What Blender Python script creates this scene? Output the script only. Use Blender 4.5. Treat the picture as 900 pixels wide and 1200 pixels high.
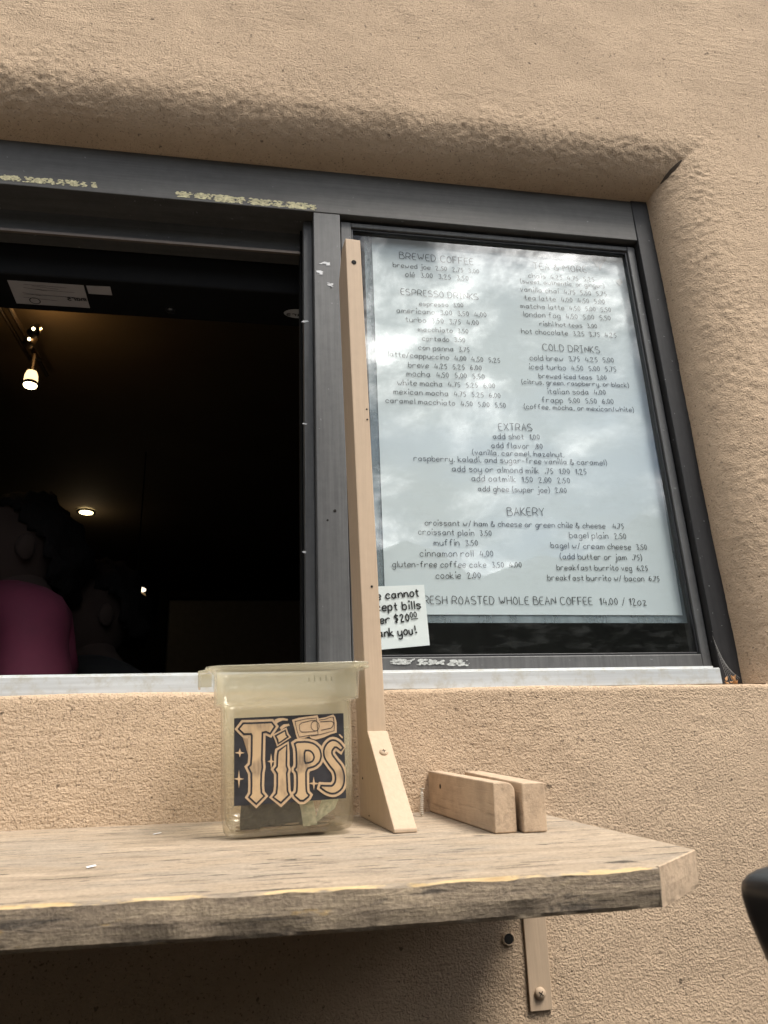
import bpy, bmesh, math, random
import numpy as np
from mathutils import Vector, Matrix, Quaternion
from mathutils.geometry import tessellate_polygon
random.seed(4)
for o in list(bpy.data.objects): bpy.data.objects.remove(o)
SC = bpy.context.scene
R_ = math.radians
EYE = 1.15                      # camera height over the drive-through lane

# ------------------------------------------------------------------ camera
FPX, PIT, YAW, ROL = 918.47, 0.35896, 0.18798, -0.04395
fw = Vector((math.sin(YAW)*math.cos(PIT), math.cos(YAW)*math.cos(PIT), math.sin(PIT)))
rt0 = Vector((math.cos(YAW), -math.sin(YAW), 0)); up0 = rt0.cross(fw)
rt = math.cos(ROL)*rt0 + math.sin(ROL)*up0
up = -math.sin(ROL)*rt0 + math.cos(ROL)*up0
CAM = Vector((0, -1.0, EYE))
cd = bpy.data.cameras.new('camera'); cam = bpy.data.objects.new('camera', cd)
SC.collection.objects.link(cam); SC.camera = cam
cd.sensor_fit = 'VERTICAL'; cd.sensor_height = 36; cd.sensor_width = 27
cd.lens = FPX/1200*36; cd.clip_start = 0.02; cd.clip_end = 2000
cam.matrix_world = Matrix(((rt.x, up.x, -fw.x, CAM.x), (rt.y, up.y, -fw.y, CAM.y), (rt.z, up.z, -fw.z, CAM.z), (0, 0, 0, 1)))
cd.dof.use_dof = True; cd.dof.focus_distance = 1.05; cd.dof.aperture_fstop = 14.0

# ------------------------------------------------------------------ light
SUN_AZ, SUN_EL = 137.0, 60.0    # azimuth clockwise from +Y
sdir = Vector((math.sin(R_(SUN_AZ))*math.cos(R_(SUN_EL)), math.cos(R_(SUN_AZ))*math.cos(R_(SUN_EL)), math.sin(R_(SUN_EL))))
W = bpy.data.worlds.new('World'); SC.world = W; W.use_nodes = True
nt = W.node_tree; nt.nodes.clear()
def wn(t, **k):
    n = nt.nodes.new(t)
    for a, b in k.items(): setattr(n, a, b)
    return n
def wl(a, b): nt.links.new(a, b)
def wmath(op, a, b=None, clamp=False):
    n = wn('ShaderNodeMath', operation=op, use_clamp=clamp)
    for i, v in enumerate((a, b)):
        if v is None: continue
        if isinstance(v, (int, float)): n.inputs[i].default_value = v
        else: wl(v, n.inputs[i])
    return n.outputs[0]
sky = wn('ShaderNodeTexSky', sky_type='NISHITA', sun_disc=False)
sky.sun_elevation = R_(SUN_EL); sky.sun_rotation = R_(SUN_AZ); sky.altitude = 1600; sky.dust_density = 1.5
CLOUD_SEED = 3.1
tc = wn('ShaderNodeTexCoord'); sep = wn('ShaderNodeSeparateXYZ'); wl(tc.outputs['Generated'], sep.inputs[0])
zz = wmath('ADD', wmath('MAXIMUM', sep.outputs[2], 0.0), 0.40)
comb = wn('ShaderNodeCombineXYZ')
wl(wmath('DIVIDE', sep.outputs[0], zz), comb.inputs[0]); wl(wmath('DIVIDE', sep.outputs[1], zz), comb.inputs[1]); comb.inputs[2].default_value = CLOUD_SEED
n1 = wn('ShaderNodeTexNoise'); n1.inputs['Scale'].default_value = 2.2; n1.inputs['Detail'].default_value = 9
n1.inputs['Roughness'].default_value = 0.58; n1.inputs['Distortion'].default_value = 0.35
wl(comb.outputs[0], n1.inputs['Vector'])
ramp = wn('ShaderNodeValToRGB'); ramp.color_ramp.elements[0].position = 0.40; ramp.color_ramp.elements[1].position = 0.60
wl(n1.outputs[0], ramp.inputs[0])
vm = wn('ShaderNodeVectorMath', operation='DOT_PRODUCT'); wl(tc.outputs['Generated'], vm.inputs[0]); vm.inputs[1].default_value = sdir
glow = wmath('POWER', wmath('MAXIMUM', vm.outputs['Value'], 0.0), 7.0)
n2 = wn('ShaderNodeTexNoise'); n2.inputs['Scale'].default_value = 6.2; n2.inputs['Detail'].default_value = 13; n2.inputs['Roughness'].default_value = 0.68; n2.inputs['Distortion'].default_value = 0.25
wl(comb.outputs[0], n2.inputs['Vector'])
CLOUD_BASE, CLOUD_GLOW, CLOUD_LIT = 1.4, 4.0, 185.0
puff = wmath('POWER', wmath('MAXIMUM', wmath('SUBTRACT', wmath('MULTIPLY', n2.outputs[0], 3.3), 1.50), 0.0), 1.8)
cval = wmath('ADD', wmath('ADD', wmath('MULTIPLY', glow, CLOUD_GLOW), CLOUD_BASE), wmath('MULTIPLY', wmath('MULTIPLY', puff, CLOUD_LIT), wmath('ADD', wmath('MULTIPLY', glow, 0.8), 0.6)))
ccol = wn('ShaderNodeCombineColor'); wl(wmath('MULTIPLY', cval, 1.0), ccol.inputs[0]); wl(wmath('MULTIPLY', cval, 0.985), ccol.inputs[1]); wl(wmath('MULTIPLY', cval, 0.95), ccol.inputs[2])
mixc = wn('ShaderNodeMix', data_type='RGBA')
wl(wmath('ADD', wmath('MULTIPLY', ramp.outputs[0], 0.92), 0.06), mixc.inputs['Factor'])
wl(sky.outputs[0], mixc.inputs[6]); wl(ccol.outputs[0], mixc.inputs[7])
bg = wn('ShaderNodeBackground'); bg.inputs['Strength'].default_value = 0.1
wl(mixc.outputs[2], bg.inputs[0]); wo = wn('ShaderNodeOutputWorld'); wl(bg.outputs[0], wo.inputs[0])

sl = bpy.data.lights.new('sun', 'SUN'); sun = bpy.data.objects.new('sun', sl); SC.collection.objects.link(sun)
sl.energy = 2.7; sl.angle = R_(22); sl.color = (1.0, 0.94, 0.86)
sun.rotation_mode = 'QUATERNION'; sun.rotation_quaternion = sdir.to_track_quat('Z', 'Y')
sun.location = (3, -5, 8)
SC.view_settings.view_transform = 'Standard'; SC.view_settings.look = 'None'
SC.view_settings.exposure = 0.92; SC.view_settings.gamma = 1; SC.view_settings.use_curve_mapping = False
SC.render.engine = 'CYCLES'
SC.cycles.max_bounces = 12; SC.cycles.transparent_max_bounces = 24; SC.cycles.transmission_bounces = 12

# ------------------------------------------------------------------ helpers
def ray(x, y): return (x-450)/FPX*rt - (y-600)/FPX*up + fw
def P(x, y, Y):                   # photograph pixel -> point of the vertical plane at depth Y
    d = ray(x, y); return CAM + d*((Y-CAM.y)/d.y)
def U(x, y, z):                   # photograph pixel -> point of the horizontal plane z (relative to the eye)
    d = ray(x, y); return CAM + d*(z/d.z)
SH_Z0, SH_T, WALL_Y = EYE-.0078, .10, -.06
def S(x, y):                      # photograph pixel -> point on the sloping shelf top
    d = ray(x, y); s = (SH_Z0-EYE+SH_T*(-1.0-WALL_Y))/(d.z-SH_T*d.y); return CAM+d*s
def shelf_z(Y): return SH_Z0+SH_T*(Y-WALL_Y)
COL = SC.collection
def link(o, parent=None):
    COL.objects.link(o)
    if parent is not None: o.parent = parent; o.matrix_parent_inverse = parent.matrix_world.inverted() if False else Matrix.Identity(4)
    return o
def tag(o, label=None, cat=None, group=None, kind=None):
    if label: o['label'] = label
    if cat: o['category'] = cat
    if group: o['group'] = group
    if kind: o['kind'] = kind
    return o
def empty(name, loc=(0, 0, 0), rot=(0, 0, 0)):
    o = bpy.data.objects.new(name, None); o.location = loc; o.rotation_euler = rot; o.empty_display_size = .05
    COL.objects.link(o); return o
def mk(name, bm, mats, parent=None, smooth=False, weld=False):
    if weld: bmesh.ops.remove_doubles(bm, verts=bm.verts, dist=1e-6)
    me = bpy.data.meshes.new(name); bm.to_mesh(me); bm.free()
    for m in (mats if isinstance(mats, (list, tuple)) else [mats]): me.materials.append(m)
    if smooth:
        for p in me.polygons: p.use_smooth = True
    o = bpy.data.objects.new(name, me); link(o, parent); return o
def off(v, origin): return Vector(v)-Vector(origin)
def box(bm, lo, hi, bev=0.0, seg=2):
    r = bmesh.ops.create_cube(bm, size=1.0); vs = r['verts']
    lo = Vector(lo); hi = Vector(hi)
    for v in vs: v.co = Vector((lo[i]+(v.co[i]+.5)*(hi[i]-lo[i]) for i in range(3)))
    if bev > 0:
        es = {e for v in vs for e in v.link_edges}
        bmesh.ops.bevel(bm, geom=list(es), offset=bev, segments=seg, profile=.5, affect='EDGES')
def prism(bm, pts, vec, bev=0.0):
    vec = Vector(vec); a = [bm.verts.new(p) for p in pts]; b = [bm.verts.new(Vector(p)+vec) for p in pts]; n = len(a)
    fs = [bm.faces.new(a), bm.faces.new(b[::-1])]
    for i in range(n): fs.append(bm.faces.new((a[i], b[i], b[(i+1) % n], a[(i+1) % n])))
    bmesh.ops.recalc_face_normals(bm, faces=fs)
    if bev > 0:
        es = {e for f in fs for e in f.edges}
        bmesh.ops.bevel(bm, geom=list(es), offset=bev, segments=2, profile=.5, affect='EDGES')
def lathe(bm, prof, n=24, axis=Vector((0, 0, 1)), at=Vector((0, 0, 0)), cap=True):
    q = Vector((0, 0, 1)).rotation_difference(Vector(axis)); rings = []
    for r, z in prof:
        rings.append([bm.verts.new(Vector(at)+q @ Vector((r*math.cos(2*math.pi*i/n), r*math.sin(2*math.pi*i/n), z))) for i in range(n)])
    for a, b in zip(rings, rings[1:]):
        for i in range(n): bm.faces.new((a[i], a[(i+1) % n], b[(i+1) % n], b[i]))
    if cap:
        bm.faces.new(rings[0][::-1]); bm.faces.new(rings[-1])
def tube(bm, pts, r, n=10):
    pts = [Vector(p) for p in pts]; rings = []
    for i, p in enumerate(pts):
        t = (pts[min(i+1, len(pts)-1)]-pts[max(i-1, 0)]).normalized()
        q = Vector((0, 0, 1)).rotation_difference(t); rr = r[i] if isinstance(r, (list, tuple)) else r
        rings.append([bm.verts.new(p+q @ Vector((rr*math.cos(2*math.pi*k/n), rr*math.sin(2*math.pi*k/n), 0))) for k in range(n)])
    for a, b in zip(rings, rings[1:]):
        for k in range(n): bm.faces.new((a[k], a[(k+1) % n], b[(k+1) % n], b[k]))
    bm.faces.new(rings[0][::-1]); bm.faces.new(rings[-1])

# numpy value noise
def vnoise(p, seed=0):
    i = np.floor(p).astype(np.int64); f = p-i; u = f*f*(3-2*f)
    def h(ix, iy, iz):
        n = (ix*374761393 + iy*668265263 + iz*2147483647 + seed*974634777) & 0xffffffff
        n = ((n ^ (n >> 13))*1274126177) & 0xffffffff; n = (n ^ (n >> 16)) & 0xffffffff
        n = (n*2246822519) & 0xffffffff; n ^= n >> 15
        return (n & 0xffffff)/float(0xffffff)*2-1
    x, y, z = i[:, 0], i[:, 1], i[:, 2]; r = 0
    for dx in (0, 1):
        for dy in (0, 1):
            for dz in (0, 1):
                w = (u[:, 0] if dx else 1-u[:, 0])*(u[:, 1] if dy else 1-u[:, 1])*(u[:, 2] if dz else 1-u[:, 2])
                r = r+w*h(x+dx, y+dy, z+dz)
    return r
def fbm(p, sc, oc=3, seed=0):
    p = p*sc; a = 1; r = 0
    for k in range(oc): r = r+a*vnoise(p+7.3*k, seed+k); p = p*2.03; a *= .5
    return r

# ------------------------------------------------------------------ materials
class M:
    def __init__(s, name):
        s.m = bpy.data.materials.new(name); s.m.use_nodes = True; s.t = s.m.node_tree; s.t.nodes.clear()
        s.out = s.n('ShaderNodeOutputMaterial'); s.b = s.n('ShaderNodeBsdfPrincipled'); s.l(s.b.outputs[0], s.out.inputs[0])
        s.tc = s.n('ShaderNodeTexCoord').outputs['Object']
    def n(s, t, **k):
        n = s.t.nodes.new(t)
        for a, b in k.items(): setattr(n, a, b)
        return n
    def l(s, a, b): s.t.links.new(a, b)
    def map(s, scale=(1, 1, 1), rot=(0, 0, 0), loc=(0, 0, 0)):
        n = s.n('ShaderNodeMapping'); n.inputs['Scale'].default_value = scale; n.inputs['Rotation'].default_value = rot; n.inputs['Location'].default_value = loc
        s.l(s.tc, n.inputs[0]); return n.outputs[0]
    def noise(s, sc, det=4, rough=.5, vec=None, dist=0):
        n = s.n('ShaderNodeTexNoise'); n.inputs['Scale'].default_value = sc; n.inputs['Detail'].default_value = det
        n.inputs['Roughness'].default_value = rough; n.inputs['Distortion'].default_value = dist
        s.l(vec if vec is not None else s.tc, n.inputs['Vector']); return n.outputs[0]
    def ramp(s, fac, stops):
        n = s.n('ShaderNodeValToRGB'); e = n.color_ramp.elements
        while len(e) < len(stops): e.new(.5)
        for k, (p, c) in enumerate(stops):
            e[k].position = p; e[k].color = (c, c, c, 1) if isinstance(c, (int, float)) else (*c, 1)
        s.l(fac, n.inputs[0]); return n.outputs[0]
    def mix(s, fac, a, b, blend='MIX'):
        n = s.n('ShaderNodeMix', data_type='RGBA', blend_type=blend)
        for i, v in ((0, fac), (6, a), (7, b)):
            if isinstance(v, (int, float)): n.inputs[i].default_value = v if i == 0 else (v, v, v, 1)
            elif isinstance(v, tuple): n.inputs[i].default_value = (*v, 1)
            else: s.l(v, n.inputs[i])
        return n.outputs[2]
    def math(s, op, a, b=0.0):
        n = s.n('ShaderNodeMath', operation=op)
        for i, v in enumerate((a, b)):
            if isinstance(v, (int, float)): n.inputs[i].default_value = v
            else: s.l(v, n.inputs[i])
        return n.outputs[0]
    def bump(s, h, strength, dist, prev=None):
        n = s.n('ShaderNodeBump'); n.inputs['Strength'].default_value = strength; n.inputs['Distance'].default_value = dist
        s.l(h, n.inputs['Height'])
        if prev is not None: s.l(prev, n.inputs['Normal'])
        return n.outputs[0]
    def set(s, **k):
        for a, v in k.items():
            i = s.b.inputs[a.replace('_', ' ')]
            if isinstance(v, (int, float)): i.default_value = v
            elif isinstance(v, tuple): i.default_value = (*v, 1)
            else: s.l(v, i)
        return s
def plain(name, col, rough=.5, metal=0.0, var=.12, vs=30, **k):
    m = M(name); c = m.noise(vs, 5, .6)
    lo = tuple(x*(1-var) for x in col); hi = tuple(min(1, x*(1+var)) for x in col)
    m.set(Base_Color=m.ramp(c, [(.3, lo), (.7, hi)]), Roughness=rough, Metallic=metal, **k); return m
def emit(name, col, st):
    m = M(name); m.set(Base_Color=col, Emission_Color=col, Emission_Strength=st); return m.m

# stucco: base colour of tan elastomeric paint
TAN = (.535, .395, .268)
def tanmix(m, a=.10):
    c = m.noise(6, 5, .6); c2 = m.noise(90, 3, .6)
    base = m.ramp(c, [(.25, tuple(x*(1-a) for x in TAN)), (.75, tuple(x*(1+a) for x in TAN))])
    return m.mix(.35, base, m.ramp(c2, [(.3, tuple(x*.86 for x in TAN)), (.7, tuple(x*1.1 for x in TAN))]))
m = M('stucco')
wv = m.noise(60, 3, .6)
st = m.map((1, 1, 1)); 
fine = m.noise(390, 3, .6); med = m.noise(230, 3, .6)
ridge = m.n('ShaderNodeTexVoronoi', feature='DISTANCE_TO_EDGE'); ridge.inputs['Scale'].default_value = 120; m.l(m.tc, ridge.inputs['Vector'])
pit = m.ramp(m.noise(330, 2, .6), [(.30, 0.0), (.42, 1.0)])
msk = m.ramp(m.noise(11, 4, .6), [(.36, .30), (.64, 1.0)])
tw = m.noise(1, 3, .6, vec=m.map((26, 40, 150), rot=(0, R_(32), 0)))
b1 = m.bump(m.math('MULTIPLY', med, msk), 1.0, .0016); b1 = m.bump(m.math('MULTIPLY', tw, m.ramp(m.noise(5, 2), [(.48, 0.0), (.6, 1.0)])), .8, .0022, b1)
b2 = m.bump(fine, 1.0, .0026, b1); b3 = m.bump(pit, .7, .0014, b2)
pitc = m.ramp(m.noise(300, 2, .6), [(.30, .50), (.39, 1.0)])
spk = m.ramp(m.noise(95, 2, .5), [(.245, .42), (.285, 1.0)]); wth = m.ramp(m.noise(3.2, 6, .68), [(.34, .93), (.60, 1.0)])
m.set(Base_Color=m.mix(1.0, m.mix(1.0, m.mix(1.0, tanmix(m), pitc, 'MULTIPLY'), spk, 'MULTIPLY'), wth, 'MULTIPLY'), Roughness=.92, Normal=b3, Specular_IOR_Level=.2)
STUCCO = m.m

def metal_mat(name, col, rough, metal, streak):
    m = M(name); s1 = m.noise(1.0, 5, .65, vec=m.map(streak)); s2 = m.noise(60, 4, .7)
    c = m.mix(.4, m.ramp(s1, [(.3, tuple(x*.72 for x in col)), (.7, tuple(x*1.3 for x in col))]), m.ramp(s2, [(.35, tuple(x*.8 for x in col)), (.7, tuple(x*1.2 for x in col))]))
    scr = m.ramp(m.noise(140, 2, .5), [(.72, 0.0), (.76, .5)])
    m.set(Base_Color=m.mix(scr, c, (.3, .3, .3)), Roughness=rough, Metallic=metal, Specular_IOR_Level=.3, Normal=m.bump(s1, .1, .0006)); return m.m
FR_H = metal_mat('bronze_aluminium_horizontal', (.088, .085, .080), .5, .25, (6, 60, 200))
FR_V = metal_mat('bronze_aluminium_vertical', (.105, .104, .102), .5, .25, (200, 60, 6))
FR_D = metal_mat('dark_bronze_aluminium', (.03, .029, .029), .5, .2, (150, 60, 8))
m = M('sill_aluminium'); d = m.noise(70, 6, .7); d2 = m.noise(1, 4, .6, vec=m.map((5, 20, 160)))
c = m.mix(m.ramp(d, [(.47, 0.0), (.66, .85)]), m.ramp(d2, [(.3, (.46, .47, .465)), (.7, (.62, .64, .635))]), (.44, .42, .36))
m.set(Base_Color=c, Roughness=.5, Metallic=.25, Normal=m.bump(d, .15, .0005)); SILL = m.m

m = M('painted_board')      # smooth tan paint on lumber
g = m.noise(1, 5, .6, vec=m.map((220, 220, 9)))
m.set(Base_Color=m.mix(.6, tanmix(m, .05), m.ramp(g, [(.3, tuple(x*.66 for x in TAN)), (.7, tuple(x*.82 for x in TAN))])), Roughness=.7, Normal=m.bump(g, .35, .0009)); PAINTB = m.m
m = M('painted_block')      # rougher tan paint, grain along Y; weathering and side-face shade put into the tone
g = m.noise(1, 6, .65, vec=m.map((150, 10, 150))); gc = m.mix(1.0, m.ramp(g, [(.33, .45), (.45, .88)]), m.ramp(m.noise(25, 5, .7), [(.35, .7), (.6, 1.0)]), 'MULTIPLY')
m.set(Base_Color=m.mix(.8, tanmix(m, .08), gc, 'MULTIPLY'), Roughness=.75, Normal=m.bump(g, .7, .0014)); BLOCKM = m.m
m = M('painted_endgrain'); g = m.noise(170, 5, .7); dg = m.noise(38, 6, .72)
m.set(Base_Color=m.mix(.5, tanmix(m, .1), m.mix(1.0, m.ramp(g, [(.35, .5), (.5, 1.0)]), m.ramp(dg, [(.36, .55), (.52, 1.0)]), 'MULTIPLY'), 'MULTIPLY'), Roughness=.85, Normal=m.bump(g, .6, .0014)); ENDG = m.m

SHC = (.37, .29, .205)
m = M('shelf_top')          # worn tan paint over raised grain along X
g1 = m.noise(1, 8, .7, vec=m.map((9, 70, 70)), dist=.5); g2 = m.noise(1, 6, .72, vec=m.map((30, 230, 230)))
wear = m.noise(1, 6, .68, vec=m.map((7, 16, 16))); sp = m.noise(330, 3, .7)
c = m.ramp(g1, [(.30, (.20, .155, .11)), (.43, (.31, .24, .165)), (.54, SHC), (.72, (.47, .365, .255))])
c = m.mix(m.ramp(wear, [(.47, 0.0), (.58, .75)]), c, m.ramp(g2, [(.32, (.20, .165, .125)), (.68, (.43, .35, .26))]))
crack = m.ramp(m.noise(1, 3, .5, vec=m.map((13, 105, 105), loc=(3, 1, 2)), dist=.3), [(.335, .16), (.352, 1.0)])
crk2 = m.ramp(m.noise(1, 3, .55, vec=m.map((26, 240, 240), loc=(1, 7, 2)), dist=.3), [(.35, .35), (.38, 1.0)])
c = m.mix(1.0, m.mix(1.0, c, crack, 'MULTIPLY'), crk2, 'MULTIPLY')
c = m.mix(1.0, c, m.ramp(sp, [(.3, .74), (.62, 1.06)]), 'MULTIPLY')
m.set(Base_Color=c, Roughness=.85, Normal=m.bump(sp, .5, .0010, m.bump(g2, .6, .0012, m.bump(g1, .6, .0020)))); SHTOP = m.m
m = M('shelf_front')        # weathered edge: tan paint worn through to dark grey wood
g1 = m.noise(1, 9, .74, vec=m.map((16, 60, 110)), dist=.6); g2 = m.noise(1, 6, .72, vec=m.map((11, 60, 75), loc=(4, 0, 3)), dist=.7); sp = m.noise(260, 4, .75)
c = m.ramp(g1, [(.30, (.17, .135, .10)), (.42, (.33, .255, .18)), (.55, (.43, .335, .23)), (.75, (.52, .40, .26))])
c = m.mix(m.ramp(g2, [(.55, 0.0), (.62, .85)]), c, m.ramp(g1, [(.35, (.045, .038, .033)), (.65, (.19, .155, .12))]))
c = m.mix(m.ramp(m.noise(1, 5, .65, vec=m.map((17, 80, 90), loc=(5, 2, 9))), [(.64, 0.0), (.68, .8)]), c, (.50, .34, .15))
c = m.mix(1.0, c, m.ramp(sp, [(.3, .62), (.62, 1.1)]), 'MULTIPLY')
m.set(Base_Color=c, Roughness=.85, Normal=m.bump(sp, .6, .0014, m.bump(g1, .7, .0024))); SHFRONT = m.m
m = M('shelf_raw_edge')     # bare yellow wood where the paint has chipped off
g1 = m.noise(1, 7, .7, vec=m.map((22, 90, 140))); k = m.noise(1, 5, .66, vec=m.map((17, 70, 70), loc=(1, 4, 2)))
c = m.ramp(g1, [(.3, (.36, .23, .10)), (.5, (.50, .36, .18)), (.75, (.58, .44, .25))])
c = m.mix(m.ramp(k, [(.49, 0.0), (.55, 1.0)]), c, m.ramp(g1, [(.3, (.10, .08, .06)), (.6, (.34, .27, .19))]))
m.set(Base_Color=c, Roughness=.75, Normal=m.bump(g1, .8, .002)); SHRAW = m.m

BLACKM = plain('black_plastic', (.012, .012, .013), .35).m
HOLE = plain('dark_hole', (.010, .008, .006), .95).m
def paper_mat(name, col, coat):
    m = M(name); w = m.noise(16, 3, .5); w2 = m.noise(45, 4, .6)
    m.set(Base_Color=m.ramp(m.noise(9, 4), [(.3, tuple(x*.95 for x in col)), (.7, col)]), Roughness=.6, Coat_Weight=coat, Coat_Roughness=.02)
    bb = m.bump(w2, .12, .0008, m.bump(w, .25, .002)); m.l(bb, m.b.inputs['Coat Normal']); m.l(bb, m.b.inputs['Normal']); return m.m
PAPER = paper_mat('laminated_paper', (.55, .61, .63), .7)
NOTEP = paper_mat('note_paper', (.80, .83, .82), .3)
INK = plain('dark_grey_ink', (.024, .026, .03), .6, Coat_Weight=.7, Coat_Roughness=.02).m
INKB = plain('black_marker_ink', (.008, .008, .009), .6).m
m = M('lamination_film'); t = m.n('ShaderNodeBsdfTransparent'); t.inputs[0].default_value = (.80, .84, .86, 1)
df = m.n('ShaderNodeBsdfPrincipled'); df.inputs['Base Color'].default_value = (.36, .42, .45, 1); df.inputs['Roughness'].default_value = .15
m.l(m.bump(m.noise(40, 3), .4, .003), df.inputs['Normal'])
ms = m.n('ShaderNodeMixShader'); m.l(m.ramp(m.noise(1, 3, .5, vec=m.map((30, 30, 6))), [(.4, .35), (.65, .6)]), ms.inputs[0]); m.l(t.outputs[0], ms.inputs[1]); m.l(df.outputs[0], ms.inputs[2]); m.l(ms.outputs[0], m.out.inputs[0]); FILM = m.m
m = M('window_glass'); t = m.n('ShaderNodeBsdfTransparent'); t.inputs[0].default_value = (.955, .975, .965, 1)
gl = m.n('ShaderNodeBsdfGlossy'); gl.inputs['Roughness'].default_value = 0.0
m.l(m.bump(m.noise(5, 2, .5), .05, .002), gl.inputs['Normal'])
geo = m.n('ShaderNodeNewGeometry'); dt = m.n('ShaderNodeVectorMath', operation='DOT_PRODUCT'); m.l(geo.outputs['Incoming'], dt.inputs[0]); m.l(geo.outputs['Normal'], dt.inputs[1])
sch = m.math('POWER', m.math('SUBTRACT', 1.0, m.math('ABSOLUTE', dt.outputs['Value'])), 5.0)   # two-sided pane reflectance
fre = m.math('ADD', m.math('MULTIPLY', sch, .88), .085)
ms = m.n('ShaderNodeMixShader'); m.l(fre, ms.inputs[0]); m.l(t.outputs[0], ms.inputs[1]); m.l(gl.outputs[0], ms.inputs[2])
# thin grime on the pane
gd = m.n('ShaderNodeBsdfDiffuse'); gd.inputs[0].default_value = (.5, .52, .5, 1)
gm = m.n('ShaderNodeMixShader'); m.l(m.ramp(m.noise(1, 6, .7, vec=m.map((24, 24, 60))), [(.5, .004), (.72, .05)]), gm.inputs[0])
m.l(ms.outputs[0], gm.inputs[1]); m.l(gd.outputs[0], gm.inputs[2]); m.l(gm.outputs[0], m.out.inputs[0]); GLASS = m.m
TAPE = plain('masking_tape_residue', (.60, .55, .34), .8, var=.35, vs=160).m
CTAPE = plain('cloudy_tape', (.52, .52, .50), .35, var=.2, vs=120).m

# yellowed polycarbonate
m = M('yellowed_polycarbonate')
trn = m.n('ShaderNodeBsdfTransparent'); trn.inputs[0].default_value = (.975, .965, .925, 1)
dfs = m.n('ShaderNodeBsdfTranslucent'); dfs.inputs[0].default_value = (.90, .86, .66, 1)
dff = m.n('ShaderNodeBsdfDiffuse'); dff.inputs[0].default_value = (.77, .73, .57, 1)
a = m.n('ShaderNodeMixShader'); a.inputs[0].default_value = .45; m.l(dfs.outputs[0], a.inputs[1]); m.l(dff.outputs[0], a.inputs[2])
sepz = m.n('ShaderNodeSeparateXYZ'); m.l(m.tc, sepz.inputs[0])
smz = m.ramp(m.math('ADD', m.math('MULTIPLY', sepz.outputs[2], 5.0), m.math('MULTIPLY', m.noise(60, 5, .7), .25)), [(.26, .05), (.60, .32)])
bmx = m.n('ShaderNodeMixShader'); m.l(smz, bmx.inputs[0]); m.l(trn.outputs[0], bmx.inputs[1]); m.l(a.outputs[0], bmx.inputs[2])
gls = m.n('ShaderNodeBsdfGlossy'); gls.inputs['Roughness'].default_value = .09; m.l(m.bump(m.noise(45, 3), .35, .002), gls.inputs['Normal'])
geo = m.n('ShaderNodeNewGeometry'); dt = m.n('ShaderNodeVectorMath', operation='DOT_PRODUCT'); m.l(geo.outputs['Incoming'], dt.inputs[0]); m.l(geo.outputs['Normal'], dt.inputs[1])
sch = m.math('POWER', m.math('SUBTRACT', 1.0, m.math('ABSOLUTE', dt.outputs['Value'])), 4.0)
gm = m.n('ShaderNodeMixShader'); m.l(m.math('ADD', m.math('MULTIPLY', sch, .75), .05), gm.inputs[0]); m.l(bmx.outputs[0], gm.inputs[1]); m.l(gls.outputs[0], gm.inputs[2]); m.l(gm.outputs[0], m.out.inputs[0]); POLY = m.m
KRAFT = plain('kraft_paper', (.55, .385, .23), .8, var=.08, vs=200).m
m = M('shaded_kraft_lettering')   # drawn charcoal shading inside the letters: ink on the card itself
g = m.noise(1, 3, .5, vec=m.map((60, 60, 42), loc=(.3, .2, .55))); h = m.noise(1, 3, .6, vec=m.map((700, 100, 60)))
m.set(Base_Color=m.mix(m.ramp(g, [(.50, 0.0), (.66, .65)]), (.56, .39, .22), m.ramp(h, [(.35, (.09, .07, .055)), (.65, (.34, .24, .15))])), Roughness=.8); KRAFTS = m.m
CARD = plain('charcoal_card', (.022, .021, .024), .7, var=.5, vs=70).m
BILL = None
m = M('banknote_paper'); g = m.noise(1, 5, .7, vec=m.map((160, 160, 160)))
m.set(Base_Color=m.ramp(g, [(.42, (.90, .90, .78)), (.60, (.62, .66, .54)), (.66, (.90, .90, .80))]), Roughness=.8); BILL = m.m
DBILL = plain('banknote_dark_side', (.03, .032, .03), .8, var=.5, vs=130).m
COIN = plain('coin_metal', (.35, .28, .22), .35, .9, var=.3, vs=80).m
COINC = plain('coin_copper', (.36, .17, .09), .4, .9, var=.3, vs=80).m
SCREW = plain('screw_steel', (.60, .55, .47), .5, .3, var=.3, vs=400).m
ASPH = M('asphalt'); ASPH.set(Base_Color=ASPH.ramp(ASPH.noise(220, 4, .7), [(.3, (.03, .03, .031)), (.7, (.075, .073, .07))]), Roughness=.9, Normal=ASPH.bump(ASPH.noise(300, 3), .5, .004)); ASPH = ASPH.m
ADDED_RIDGE = plain('unseen_ridge_dark', (.030, .034, .024), .95, var=.5, vs=.4).m
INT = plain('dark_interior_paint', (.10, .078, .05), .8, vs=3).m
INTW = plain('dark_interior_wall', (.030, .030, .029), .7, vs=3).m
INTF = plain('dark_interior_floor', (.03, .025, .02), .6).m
BLK = plain('black_enamel', (.007, .007, .007), .8, Specular_IOR_Level=.15).m
RAIL = plain('dark_bronze_rail', (.03, .022, .015), .4, .5).m

# ------------------------------------------------------------------ setting: ground, added unseen ridge, room shell
bm = bmesh.new(); s = 600
bm.faces.new([bm.verts.new(p) for p in ((-s, -s, 0), (s, -s, 0), (s, s, 0), (-s, s, 0))])
tag(mk('ground', bm, ASPH), kind='structure')
bm = bmesh.new(); prev = None
for k in range(121):
    a = R_(75+k*2.5); r1 = 170; h = 52+4*math.sin(k*.7)+2.5*math.sin(k*1.9+1)+2*random.random()
    cur = [bm.verts.new((math.sin(a)*r, math.cos(a)*r, z)) for r, z in ((120, -1), (145, h*.7), (r1, h), (230, h*1.1), (300, -1))]
    if prev:
        for i in range(4): bm.faces.new((prev[i], cur[i], cur[i+1], prev[i+1]))
    prev = cur
tag(mk('unseen_ridge', bm, ADDED_RIDGE, smooth=True), kind='structure')  # unseen ridge, added so the lower glass reflects something dark

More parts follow.
